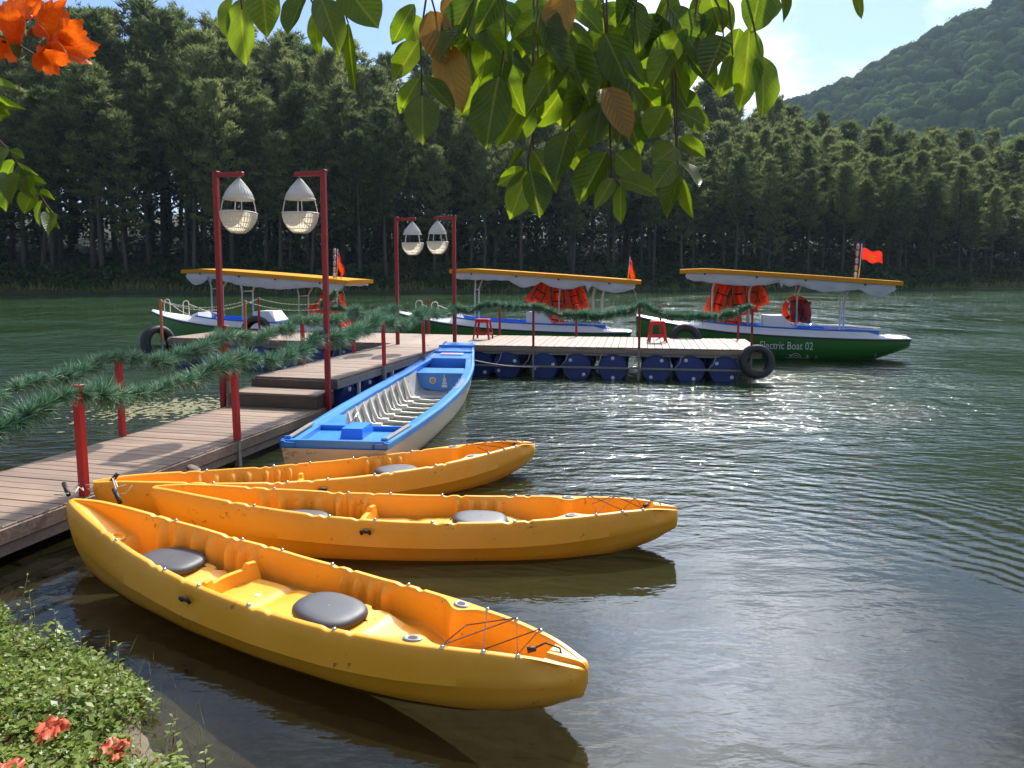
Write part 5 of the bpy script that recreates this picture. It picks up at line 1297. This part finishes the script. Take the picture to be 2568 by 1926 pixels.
LEAVES = [
(-0.548,1.55,2.75,-0.539,1.527,2.613,0.058,0),
(-0.488,1.5,2.758,-0.475,1.481,2.65,0.058,0),
(-0.579,1.6,2.772,-0.579,1.548,2.67,0.042,0),
(-0.402,1.5,2.738,-0.43,1.453,2.651,0.049,0),
(-0.399,1.55,2.725,-0.394,1.55,2.638,0.029,0),
(-0.375,1.5,2.738,-0.324,1.433,2.615,0.054,0),
(-0.324,1.45,2.744,-0.253,1.452,2.662,0.077,0),
(-0.343,1.6,2.718,-0.334,1.61,2.579,0.022,2),
(-0.204,1.6,2.755,-0.256,1.615,2.677,0.04,0),
(-0.195,1.6,2.68,-0.244,1.564,2.592,0.048,0),
(-0.159,1.5,2.71,-0.133,1.48,2.599,0.06,1),
(-0.14,1.5,2.653,-0.096,1.482,2.513,0.064,1),
(-0.126,1.6,2.781,-0.116,1.587,2.702,0.05,1),
(-0.177,1.45,2.567,-0.221,1.468,2.503,0.034,0),
(-0.17,1.45,2.567,-0.107,1.442,2.505,0.033,0),
(-0.168,1.42,2.528,-0.163,1.377,2.435,0.059,0),
(-0.222,1.7,2.768,-0.208,1.707,2.69,0.053,0),
(-0.094,1.7,2.668,-0.143,1.674,2.73,0.043,0),
(-0.026,1.5,2.582,-0.056,1.484,2.442,0.083,0),
(-0.021,1.65,2.625,-0.069,1.645,2.541,0.054,0),
(-0.099,1.7,2.703,-0.087,1.63,2.601,0.058,0),
(-0.045,1.6,2.707,-0.064,1.599,2.603,0.06,0),
(0.022,1.5,2.405,-0.028,1.49,2.369,0.03,0),
(0.031,1.5,2.4,-0.002,1.474,2.303,0.052,0),
(0.036,1.45,2.393,0.053,1.427,2.301,0.051,0),
(0.041,1.5,2.439,0.088,1.471,2.356,0.049,0),
(0.02,1.5,2.441,-0.009,1.447,2.393,0.013,0),
(0.061,1.55,2.512,0.008,1.528,2.466,0.025,0),
(0.114,1.5,2.475,0.079,1.433,2.37,0.058,0),
(0.113,1.55,2.479,0.149,1.525,2.392,0.048,0),
(0.188,1.5,2.436,0.132,1.488,2.331,0.06,0),
(0.196,1.45,2.378,0.157,1.42,2.318,0.027,0),
(0.205,1.45,2.378,0.279,1.431,2.349,0.047,0),
(0.21,1.45,2.366,0.211,1.466,2.289,0.025,0),
(0.206,1.5,2.434,0.259,1.51,2.39,0.056,0),
(0.174,1.55,2.516,0.123,1.492,2.433,0.058,0),
(0.323,1.45,2.503,0.383,1.451,2.474,0.042,0),
(0.331,1.5,2.463,0.382,1.486,2.423,0.03,0),
(0.314,1.42,2.411,0.342,1.355,2.357,0.039,0),
(0.326,1.5,2.445,0.275,1.462,2.409,0.056,0),
(0.306,1.42,2.406,0.26,1.371,2.352,0.044,0),
(0.333,1.5,2.389,0.297,1.437,2.3,0.037,0),
(0.34,1.5,2.384,0.358,1.478,2.303,0.024,0),
(0.306,1.5,2.524,0.273,1.514,2.464,0.056,0),
(0.34,1.55,2.376,0.308,1.509,2.335,0.025,0),
(0.468,1.5,2.679,0.457,1.508,2.519,0.054,0),
(0.488,1.5,2.626,0.501,1.493,2.503,0.054,0),
(0.414,1.5,2.659,0.367,1.442,2.561,0.056,0),
(0.462,1.6,2.652,0.441,1.607,2.564,0.04,0),
(0.42,1.6,2.725,0.379,1.584,2.636,0.055,0),
(0.491,1.65,2.722,0.469,1.663,2.638,0.049,0),
(0.483,1.5,2.745,0.47,1.494,2.664,0.066,0),
(0.535,1.6,2.772,0.546,1.597,2.724,0.04,0),
(0.541,1.55,2.772,0.536,1.511,2.689,0.019,0),
(0.672,1.5,2.754,0.686,1.503,2.692,0.017,0),
(0.409,1.6,2.781,0.444,1.614,2.701,0.06,0),
(0.405,1.7,2.758,0.398,1.708,2.68,0.058,0),
(-0.021,1.483,2.742,-0.069,1.452,2.65,0.044,0),
(-0.032,1.685,2.794,0.036,1.683,2.719,0.04,0),
(-0.01,1.884,2.839,-0.078,1.858,2.703,0.056,0),
(-0.02,1.746,2.77,0.064,1.685,2.645,0.051,0),
(-0.03,1.889,2.792,-0.056,1.823,2.613,0.073,0),
(-0.018,1.918,2.776,0.071,1.855,2.67,0.063,0),
(-0.013,1.668,2.679,-0.031,1.616,2.579,0.036,0),
(-0.022,1.743,2.678,0.021,1.687,2.549,0.053,0),
(-0.027,1.945,2.708,-0.137,1.92,2.591,0.08,0),
(0.061,1.735,2.833,0.022,1.727,2.684,0.08,0),
(0.053,1.482,2.718,0.089,1.46,2.59,0.059,0),
(0.057,1.525,2.711,-0.002,1.493,2.648,0.039,0),
(0.041,1.472,2.671,0.124,1.461,2.566,0.048,0),
(0.067,1.949,2.794,0.003,1.907,2.622,0.091,0),
(0.045,1.654,2.679,0.069,1.626,2.549,0.046,0),
(0.062,1.929,2.729,0.038,1.927,2.636,0.048,0),
(0.064,1.748,2.653,0.111,1.714,2.534,0.054,0),
(0.055,1.81,2.641,-0.037,1.756,2.491,0.074,0),
(0.042,1.46,2.511,0.006,1.471,2.452,0.03,0),
(0.111,1.48,2.741,0.065,1.475,2.629,0.058,1),
(0.121,1.61,2.766,0.188,1.573,2.69,0.042,0),
(0.115,1.639,2.755,0.076,1.602,2.646,0.049,0),
(0.121,1.561,2.708,0.138,1.539,2.588,0.056,0),
(0.117,1.501,2.668,0.091,1.485,2.584,0.037,0),
(0.108,1.535,2.658,0.154,1.485,2.523,0.058,0),
(0.107,1.51,2.63,0.028,1.441,2.503,0.059,0),
(0.118,1.589,2.631,0.152,1.538,2.49,0.068,0),
(0.127,1.596,2.611,0.049,1.596,2.497,0.057,0),
(0.132,1.655,2.604,0.162,1.598,2.493,0.045,0),
(0.159,1.943,2.648,0.135,1.915,2.553,0.048,0),
(0.212,1.855,2.875,0.18,1.803,2.77,0.043,0),
(0.21,1.9,2.858,0.311,1.849,2.735,0.078,0),
(0.215,1.781,2.786,0.188,1.727,2.627,0.057,0),
(0.19,1.576,2.691,0.248,1.543,2.552,0.067,0),
(0.219,1.717,2.704,0.148,1.662,2.563,0.061,0),
(0.238,1.862,2.714,0.271,1.794,2.547,0.081,0),
(0.182,1.584,2.609,0.101,1.524,2.48,0.051,0),
(0.185,1.477,2.555,0.222,1.423,2.451,0.051,1),
(0.178,1.493,2.532,0.159,1.467,2.453,0.04,0),
(0.257,1.64,2.8,0.217,1.575,2.699,0.04,0),
(0.252,1.64,2.782,0.27,1.572,2.66,0.049,0),
(0.296,1.801,2.818,0.226,1.772,2.708,0.052,0),
(0.282,1.798,2.797,0.352,1.764,2.688,0.05,0),
(0.245,1.637,2.725,0.198,1.63,2.624,0.056,0),
(0.302,1.857,2.775,0.363,1.791,2.672,0.049,0),
(0.273,1.732,2.716,0.167,1.698,2.602,0.069,0),
(0.216,1.472,2.622,0.249,1.438,2.554,0.027,0),
(0.273,1.871,2.715,0.23,1.803,2.539,0.065,1),
(0.252,1.74,2.659,0.352,1.756,2.559,0.069,0),
(0.234,1.503,2.58,0.207,1.453,2.446,0.056,0),
(0.286,1.864,2.649,0.344,1.803,2.57,0.039,0),
(0.237,1.647,2.578,0.208,1.62,2.478,0.045,0),
(0.246,1.7,2.571,0.283,1.645,2.461,0.047,0),
(0.383,1.828,2.865,0.319,1.814,2.725,0.058,0),
(0.314,1.525,2.729,0.359,1.486,2.625,0.05,0),
(0.358,1.809,2.797,0.248,1.751,2.653,0.073,0),
(0.314,1.566,2.69,0.33,1.501,2.589,0.041,0),
(0.395,1.877,2.755,0.31,1.872,2.674,0.055,0),
(0.345,1.641,2.657,0.367,1.596,2.557,0.034,0),
(0.398,1.946,2.708,0.352,1.947,2.595,0.06,0),
(0.365,1.729,2.621,0.426,1.7,2.513,0.06,0),
(0.448,1.802,2.859,0.422,1.816,2.768,0.041,0),
(0.409,1.662,2.788,0.469,1.619,2.705,0.05,0),
(0.394,1.628,2.757,0.367,1.581,2.662,0.042,0),
(0.401,1.693,2.76,0.437,1.647,2.681,0.034,0),
(0.344,1.51,2.681,0.272,1.513,2.563,0.059,0),
(0.34,1.498,2.66,0.384,1.485,2.592,0.04,0),
(0.421,1.788,2.728,0.356,1.749,2.581,0.073,0),
(0.408,1.786,2.707,0.464,1.725,2.61,0.052,0),
(0.4,1.789,2.686,0.373,1.781,2.561,0.053,0),
(-0.086,1.895,2.906,-0.127,1.912,2.77,0.069,0),
(-0.083,1.81,2.859,-0.045,1.794,2.695,0.063,0),
(-0.075,1.538,2.747,-0.131,1.469,2.624,0.052,0),
(-0.097,1.63,2.766,-0.015,1.562,2.639,0.061,0),
(-0.092,1.574,2.733,-0.144,1.512,2.59,0.051,0),
(-0.096,1.836,2.806,-0.05,1.781,2.685,0.049,0),
(-0.092,1.506,2.685,-0.14,1.44,2.607,0.032,0),
(-0.102,1.822,2.771,-0.038,1.757,2.672,0.04,0),
(-0.089,1.547,2.672,-0.162,1.536,2.577,0.045,0),
(-0.9,1.35,2.415,-0.881,1.361,2.404,0.019,0),
(-0.885,1.35,2.388,-0.823,1.298,2.365,0.017,0),
(-0.87,1.35,2.366,-0.848,1.368,2.357,0.015,0),
(-0.851,1.35,2.339,-0.807,1.323,2.325,0.014,0),
(-0.839,1.35,2.32,-0.821,1.352,2.296,0.012,0),
(-0.825,1.35,2.296,-0.826,1.363,2.275,0.01,0),
(-0.893,1.35,2.398,-0.926,1.365,2.359,0.029,0),
(-0.877,1.35,2.378,-0.859,1.283,2.314,0.03,0),
(-0.876,1.35,2.376,-0.836,1.307,2.329,0.029,0),
(-0.858,1.35,2.349,-0.87,1.335,2.301,0.03,0),
(-0.845,1.35,2.327,-0.866,1.365,2.28,0.027,0),
(-0.832,1.35,2.304,-0.8,1.288,2.266,0.022,0),
(-0.909,1.35,2.425,-0.899,1.306,2.372,0.034,0),
(-0.907,1.35,2.376,-0.921,1.356,2.306,0.037,0),
(-0.923,1.35,2.378,-0.893,1.29,2.323,0.034,0),
(-0.922,1.35,2.532,-0.862,1.315,2.517,0.019,0),
(-0.92,1.35,2.498,-0.841,1.31,2.478,0.02,0),
(-0.921,1.35,2.504,-0.889,1.341,2.474,0.022,0),
(-0.922,1.35,2.466,-0.905,1.364,2.482,0.012,0)]
TWIGS = [
[(-0.016,1.62,2.798),(-0.013,1.6,2.697),(-0.025,1.55,2.59)],
[(0.053,1.62,2.798),(0.055,1.6,2.622),(0.042,1.55,2.442)],
[(0.116,1.62,2.798),(0.126,1.6,2.641),(0.118,1.55,2.479)],
[(0.189,1.62,2.798),(0.207,1.6,2.593),(0.204,1.55,2.386)],
[(0.263,1.62,2.798),(0.254,1.6,2.664),(0.226,1.55,2.526)],
[(0.326,1.62,2.798),(0.345,1.6,2.598),(0.343,1.55,2.395)],
[(0.394,1.62,2.798),(0.38,1.6,2.707),(0.343,1.55,2.609)],
[(-0.074,1.62,2.807),(-0.08,1.6,2.739),(-0.1,1.55,2.663)],
[(-0.547,1.5,2.762),(-0.53,1.5,2.728),(-0.529,1.5,2.71)],
[(-0.421,1.5,2.762),(-0.393,1.5,2.728),(-0.382,1.5,2.706)],
[(-0.367,1.5,2.762),(-0.336,1.5,2.728),(-0.321,1.5,2.684)],
[(-0.164,1.5,2.754),(-0.18,1.5,2.657),(-0.178,1.5,2.546)],
[(-0.164,1.5,2.754),(-0.142,1.5,2.675),(-0.137,1.5,2.648)],
[(0.04,1.5,2.461),(0.031,1.5,2.42),(0.033,1.5,2.396)],
[(0.198,1.5,2.389),(0.209,1.5,2.378),(0.217,1.5,2.369)],
[(0.331,1.5,2.398),(0.335,1.5,2.37),(0.337,1.5,2.348)],
[(0.456,1.5,2.754),(0.471,1.5,2.692),(0.488,1.5,2.624)],
[(0.419,1.5,2.754),(0.43,1.5,2.675),(0.434,1.5,2.622)],
[(0.383,1.5,2.754),(0.412,1.5,2.701),(0.415,1.5,2.657)],
[(-0.931,1.35,2.447),(-0.906,1.35,2.42),(-0.889,1.35,2.394),(-0.87,1.35,2.366),(-0.851,1.35,2.337),(-0.833,1.35,2.308),(-0.821,1.35,2.279)],
[(-0.942,1.35,2.548),(-0.923,1.35,2.516),(-0.922,1.35,2.466)],
[(-0.918,1.3,2.612),(-0.871,1.3,2.598),(-0.837,1.3,2.581),(-0.802,1.3,2.56)]]
FLOWERS = [((-0.845, 1.3, 2.581), (-0.834, 1.27, 2.624), 0.115), ((-0.812, 1.3, 2.604), (-0.746, 1.27, 2.613), 0.105), ((-0.777, 1.28, 2.579), (-0.694, 1.25, 2.577), 0.105), ((-0.805, 1.3, 2.581), (-0.761, 1.27, 2.542), 0.08), ((-0.877, 1.32, 2.599), (-0.855, 1.29, 2.564), 0.06), ((-0.864, 1.36, 2.647), (-0.82, 1.33, 2.664), 0.07)]
# ------------------------------------------------------------------ flowering tree over the bank (trunk stands left, out of view)
def leaf_mesh(seed, curl, fold, wav):
    rr = random.Random(seed); nu, nv = 16, 8; rows = []
    for i in range(nu + 1):
        u = i / nu
        wdt = (math.sin(math.pi * min(1, u ** 0.93)) ** 0.74) * .5 if 0 < u < 1 else 0.0
        if u > .88: wdt *= (1 - ((u - .88) / .12) ** 1.6 * .75)
        row = []
        for j in range(nv + 1):
            v = j / nv * 2 - 1; y = v * wdt * (1 + .03 * math.sin(u * 17 + seed))
            z = -curl * (u - .35) ** 2 + fold * abs(v) * wdt + wav * math.sin(u * 11 + v * 2 + seed) * abs(v) * .5 + .02 * math.sin(u * 5 + seed)
            row.append((u, y, z))
        rows.append(row)
    b = MB(); b.grid(rows); return b
LEAF = {k: [leaf_mesh(s_, c_, f_, w_).mesh('leaf', m_) for s_, c_, f_, w_ in ((1, .20, .35, .03), (2, .32, .18, .05), (3, .10, .55, .02), (4, .42, .28, .06))] for k, m_ in ((0, 'leaf_green'), (1, 'leaf_yellow'), (2, 'leaf_green'))}
trng = random.Random(9)
tree = empty('tulip_tree', (-3.3, 0.7, 0.3), 0, 'overhanging tree with broad drooping leaves and orange flowers above the bank', 'tree')
TO = Vector((-3.3, 0.7, 0.3))
MB().tube([Vector(p) - TO for p in ((-3.3, .7, -.2), (-3.32, .72, .8), (-3.2, .8, 1.8), (-3.15, .85, 2.9), (-3.3, .8, 4.2), (-3.1, .9, 5.6))], [.20, .17, .15, .13, .10, .05], 14).build('trunk', 'tree_bark', tree)
for pts, r0 in (([(-3.16, .85, 2.7), (-2.4, 1.3, 3.2), (-1.4, 1.7, 3.45), (-.4, 1.85, 3.42), (.5, 1.9, 3.40), (1.3, 1.95, 3.30)], .075), ([(-3.17, .83, 2.3), (-2.4, 1.05, 2.62), (-1.7, 1.2, 2.75), (-1.2, 1.3, 2.72), (-.95, 1.33, 2.66)], .045), ([(-.4, 1.85, 3.42), (.2, 2.4, 3.7), (.9, 3.0, 4.1)], .045), ([(-1.4, 1.7, 3.45), (-1.0, 2.3, 3.8), (-.6, 3.0, 4.2)], .04)):
    n_ = len(pts); MB().tube([Vector(p) - TO for p in pts], [r0 * (1 - .75 * k / (n_ - 1)) for k in range(n_)], 10).build('limb', 'tree_bark', tree)
for tw in TWIGS:
    p = [Vector(q) - TO for q in tw]; a = p[0] + TO
    if a.y > 1.45: p = [Vector((a.x * .96 + .02, 1.88, 3.41)) - TO] + p
    n_ = len(p); MB().tube(p, [.0017 * (1 - .6 * k / (n_ - 1)) + .0009 for k in range(n_)], 6).build('twig', 'twig', tree)
for (bx, by, bz, tx, ty, tz, wd, k) in LEAVES:
    b_, t_ = Vector((bx, by, bz)), Vector((tx, ty, tz)); X_ = t_ - b_; ln = X_.length; X_.normalize()
    nrm = Vector((trng.gauss(0, .30), -1.0, trng.gauss(.25, .30))); nrm = (nrm - X_ * nrm.dot(X_)).normalized(); Y_ = nrm.cross(X_)
    M = Matrix.Identity(4); c_ = LEAF[k][trng.randrange(4)]
    for i in range(3): M[i][0], M[i][1], M[i][2], M[i][3] = X_[i] * ln, Y_[i] * wd * 1.12, nrm[i] * ln * .8, (b_ - TO)[i]
    o = link('leaf', c_, tree); o.matrix_local = M
def flower_mesh(seed, fallen=False):
    rr = random.Random(seed); nu, nv = 14, 60; rows = []
    for i in range(nu + 1):
        u = i / nu; row = []
        rad = .10 + .30 * u ** .8 + (.20 * max(0, (u - .7) / .3) ** 1.5)
        for j in range(nv):
            a = 2 * math.pi * j / nv; lobe = .5 + .5 * math.cos(5 * a)
            ext = u * (1 + .24 * lobe * max(0, u - .55) / .45)
            ruf = max(0, u - .45) ** 1.5 * (.16 * math.sin(11 * a + seed) + .11 * math.sin(23 * a + 2 * seed))
            r_ = rad * (1 + .10 * lobe * u) + ruf * .5; z = ext + ruf * .8 - (.12 * max(0, u - .8) / .2)
            x, y = r_ * math.cos(a), r_ * math.sin(a) * .85
            if fallen: z = z * .22 + .16 * math.sin(3 * a + seed) * u + .07 * math.sin(9 * a + seed) * u; x *= 1.25 + .35 * math.sin(2 * a + seed); y += .22 * math.sin(4 * a + seed * 2) * u
            row.append((x, y, z))
        rows.append(row)
    b = MB(); b.grid(rows, wrap=True); return b.mesh('petals', 'petal_fallen' if fallen else 'petal_orange')
def fallen_mesh(seed):
    """wilted bloom lying flat: crumpled petals folded over each other"""
    rr = random.Random(seed); b = MB()
    for k in range(7):
        az = k * .9 + rr.uniform(-.3, .3); ln = rr.uniform(.7, 1.15); wd = rr.uniform(.55, .85); cu = rr.uniform(-.2, .75); ph = rr.uniform(0, 6); rows = []
        for i in range(11):
            u = i / 10; row = []
            for j in range(9):
                v = j / 4 - 1; wv = wd * math.sin(math.pi * min(1, .15 + u * .72)) * .5
                x = ln * u * (1 - .25 * cu * u); y = v * wv * (1 + .15 * math.sin(u * 8 + ph)); z = .10 + cu * u * (1 - u) * .9 + .10 * math.sin(v * 4 + ph + u * 3) * u + .06 * math.sin(u * 14 + v * 5 + ph) + .05 * k * .4
                row.append((x * math.cos(az) - y * math.sin(az), x * math.sin(az) + y * math.cos(az), z))
            rows.append(row)
        b.grid(rows)
    return b.mesh('petals', 'petal_fallen')
for k, (b_, m_, s_) in enumerate(FLOWERS):
    b_, m_ = Vector(b_), Vector(m_); q = (m_ - b_).to_track_quat('Z', 'Y').to_matrix().to_4x4()
    M = Matrix.Translation(b_ - TO) @ q @ Matrix.Rotation(k * 1.3, 4, 'Z') @ Matrix.Scale(s_ * .58, 4)
    o = link('flower', flower_mesh(k + 1), tree); o.matrix_local = M
    cx_ = MB().lathe([(.02, -.30), (.11, -.18), (.14, -.02), (.12, .18), (.06, .26)], 10); link('calyx', cx_.mesh('calyx', 'calyx'), o)
# the rest of the crown, above the frame: it shades the hanging leaves
rng = np.random.default_rng(77); n = 2300
C = np.stack([rng.uniform(-1.6, 2.0, n), rng.uniform(1.7, 3.6, n), np.zeros(n)], -1); C[:, 2] = 2.2 + .372 * C[:, 1] + .22 + rng.uniform(0, 1.2, n)
D = rng.normal(scale=.45, size=(n, 3)) + np.array([0, 0, -1.0]); D /= np.linalg.norm(D, axis=1, keepdims=True)
S = np.cross(D, rng.normal(size=(n, 3))); S /= np.linalg.norm(S, axis=1, keepdims=True); L = rng.uniform(.09, .15, n)[:, None]
V = np.empty((n, 6, 3)); V[:, 0] = C; V[:, 1] = C + D * L * .3 + S * L * .21; V[:, 2] = C + D * L * .7 + S * L * .19; V[:, 3] = C + D * L; V[:, 4] = C + D * L * .7 - S * L * .19; V[:, 5] = C + D * L * .3 - S * L * .21
o = link('crown', np_mesh('crown', V.reshape(-1, 3) - np.array(TO), np.arange(n * 6).reshape(n, 6), 'leaf_green'), tree); o['kind'] = 'stuff'

# ------------------------------------------------------------------ bank plants
rng = np.random.default_rng(15)
def scatter(n, x0, x1, y0, y1, dmin=0.0, dmax=9.0):
    x = rng.uniform(x0, x1, n * 3); y = rng.uniform(y0, y1, n * 3); d = shore_dist(x, y); k = (d > dmin) & (d < dmax)
    x, y = x[k][:n], y[k][:n]; return np.stack([x, y, ground_z(x, y)], -1)
def sprigs(P, per, size, h0, h1):
    m = len(P); hh = rng.uniform(h0, h1, m) * (0.6 + 0.8 * vnoise(P[:, 0], P[:, 1], 3.5, 6))
    top = P + np.stack([rng.normal(scale=.02, size=m), rng.normal(scale=.02, size=m), hh], -1)
    C = np.repeat(top, per, 0); C[:, 2] -= rng.uniform(0, .5, m * per) * np.repeat(hh, per)
    az = rng.uniform(0, 6.283, m * per); el = rng.normal(.35, .35, m * per)
    D = np.stack([np.cos(az) * np.cos(el), np.sin(az) * np.cos(el), np.sin(el)], -1)
    S = np.stack([-np.sin(az), np.cos(az), rng.normal(scale=.3, size=m * per)], -1); L = (size * rng.uniform(.6, 1.35, m * per))[:, None]
    V = np.empty((m * per, 4, 3)); V[:, 0] = C; V[:, 1] = C + D * L * .5 + S * L * .28; V[:, 2] = C + D * L - np.array([0, 0, .006]); V[:, 3] = C + D * L * .5 - S * L * .28
    return V.reshape(-1, 3), np.arange(m * per * 4).reshape(-1, 4)
P = scatter(17000, -4.8, -0.7, 1.9, 5.2, -0.12, 3.2)
P[:, 2] = np.maximum(P[:, 2], 0.0); sd_ = shore_dist(P[:, 0], P[:, 1]); keep = vnoise(P[:, 0], P[:, 1], 2.4, 8) * .7 + vnoise(P[:, 0], P[:, 1], 7.0, 9) * .3 > np.where(sd_ < .25, .5 - 1.2 * np.clip(sd_ + .1, 0, .35), .13); P = P[keep]
V, F = sprigs(P, 5, .027, .02, .085)
V2_, F2_ = sprigs(P[::6], 5, .042, .04, .11); F = np.concatenate([F, F2_ + len(V)]); V = np.concatenate([V, V2_])
bp_ = link('ground_cover', np_mesh('ground_cover', V, F, 'ground_leaves')); tag(bp_, 'low leafy ground cover on the bank beside the first kayak', 'ground cover', kind='stuff')
P = scatter(2600, -4.8, -0.7, 1.9, 5.2, 0.0, 3.0); V, F = sprigs(P, 2, .034, .005, .05)
tag(link('leaf_litter', np_mesh('leaf_litter', V, F, 'dry_leaves')), 'brown dead leaves scattered among the ground cover', 'leaf litter', kind='stuff')
P = np.concatenate([scatter(1500, -4.6, -0.8, 2.0, 5.1, 0.0, 2.2), scatter(520, -4.4, -1.0, 2.3, 5.3, -.30, .25)]); P[:, 2] = np.maximum(P[:, 2], -.06)
D = rng.normal(scale=.38, size=(len(P), 3)) + np.array([0, 0, 1.0]); D /= np.linalg.norm(D, axis=1, keepdims=True)
V, F = blades(P, D, rng.uniform(.06, .20, len(P)), rng.uniform(.003, .006, len(P)), rng)
tag(link('bank_grass', np_mesh('bank_grass', V, F, 'grass_blades')), 'thin grass blades and stems at the water line', 'grass', kind='stuff')
# taller weeds that stand out singly along the edge
for k, (x, y, h, lean) in enumerate(((-3.05, 4.36, .34, .5), (-2.85, 4.22, .30, -.2), (-2.62, 4.10, .26, .3), (-2.38, 3.96, .24, .1), (-2.10, 3.78, .22, .5), (-1.36, 3.12, .20, .7), (-1.25, 2.98, .16, -.3), (-3.3, 4.5, .40, .8), (-1.60, 3.30, .14, .2))):
    z = max(float(ground_z(np.array(x), np.array(y))), -.08); root = empty('weed', (x, y, z), trng.uniform(0, 6), 'thin leafy weed standing at the edge of the bank', 'weed', 'single weeds along the water line')
    tip = Vector((lean * h * .5, .02, h)); MB().tube([(0, 0, -.03), tip * .5 + Vector((.01, 0, .02)), tip], [.0028, .0022, .001], 5).build('stem', 'stem_dry', root)
    for j in range(7):
        q = .35 + .65 * j / 6; p = tip * q; a = j * 2.4; d_ = Vector((math.cos(a), math.sin(a), .35)).normalized(); s_ = Vector((-math.sin(a), math.cos(a), 0)); l_ = .045 * (1.2 - .5 * q)
        MB().add([p, p + d_ * l_ * .5 + s_ * l_ * .22, p + d_ * l_ - Vector((0, 0, .004)), p + d_ * l_ * .5 - s_ * l_ * .22], [(0, 1, 2, 3)]).build('leaf', 'ground_leaves', root)
for k, (x, y, s_, lab) in enumerate(((-2.05, 3.13, .10, 'crumpled orange flower fallen on the bank, darker and larger'), (-1.74, 3.06, .088, 'orange flower fallen on the bank near the water edge'), (-2.04, 2.84, .09, 'faded orange flower fallen furthest from the water'))):
    root = empty('fallen_flower', (x, y, float(ground_z(np.array(x), np.array(y))) + .06), k * 2.1, lab, 'flower'); root.rotation_euler = (R(14 - 14 * k), R(-16 + 10 * k), k * 2.1); root.scale = (s_,) * 3
    link('petals', fallen_mesh(k + 11), root); link('calyx', MB().lathe([(.02, -.24), (.09, -.12), (.11, .0), (.08, .08)], 9).mesh('calyx', 'calyx'), root)
pb = empty('stone', (-2.72, 4.12, float(ground_z(np.array(-2.72), np.array(4.12)))), 0, 'small pale stone at the water line', 'stone')
MB().lathe([(0, -.02), (.035, -.012), (.045, .008), (.03, .026), (0, .032)], 10, fn=lambda a, z: 1 + .15 * math.sin(3 * a + z * 60)).build('body', 'pebble', pb)
# floating weed patch on the open water side
n = 700; q = rng.normal(size=(n, 2)); x = -5.45 + q[:, 0] * .55 + .15 * q[:, 1]; y = 11.7 + q[:, 1] * .50; rr_ = rng.uniform(.015, .055, n)
V = np.empty((n, 6, 3))
for k in range(6): V[:, k, 0] = x + rr_ * math.cos(k * 1.047) * rng.uniform(.6, 1.4, n); V[:, k, 1] = y + rr_ * math.sin(k * 1.047) * rng.uniform(.6, 1.4, n); V[:, k, 2] = .006 + .004 * rng.random(n)
pbr('pond_scum', (0.15, 0.145, 0.055), 0.7, 0.5, 9.0)
tag(link('floating_weed', np_mesh('floating_weed', V.reshape(-1, 3), np.arange(n * 6).reshape(n, 6), 'pond_scum')), 'yellowish weed floating on the water beside the walkway steps', 'pond weed', kind='stuff')
# a few dropped leaves on the boards
for k, (u, n_, z) in enumerate(((-1.3, -.45, .304), (2.9, -.5, .654), (5.3, -.35, .654))):
    p = wp(u, n_, z); o = link('fallen_leaf', LEAF[1][k % 4]); o.location = p; o.scale = (.07, .035, .05); o.rotation_euler = (0, 0, k * 2.0)
    tag(o, 'small curled brown leaf lying on the walkway boards', 'leaf', 'leaves dropped on the boards')
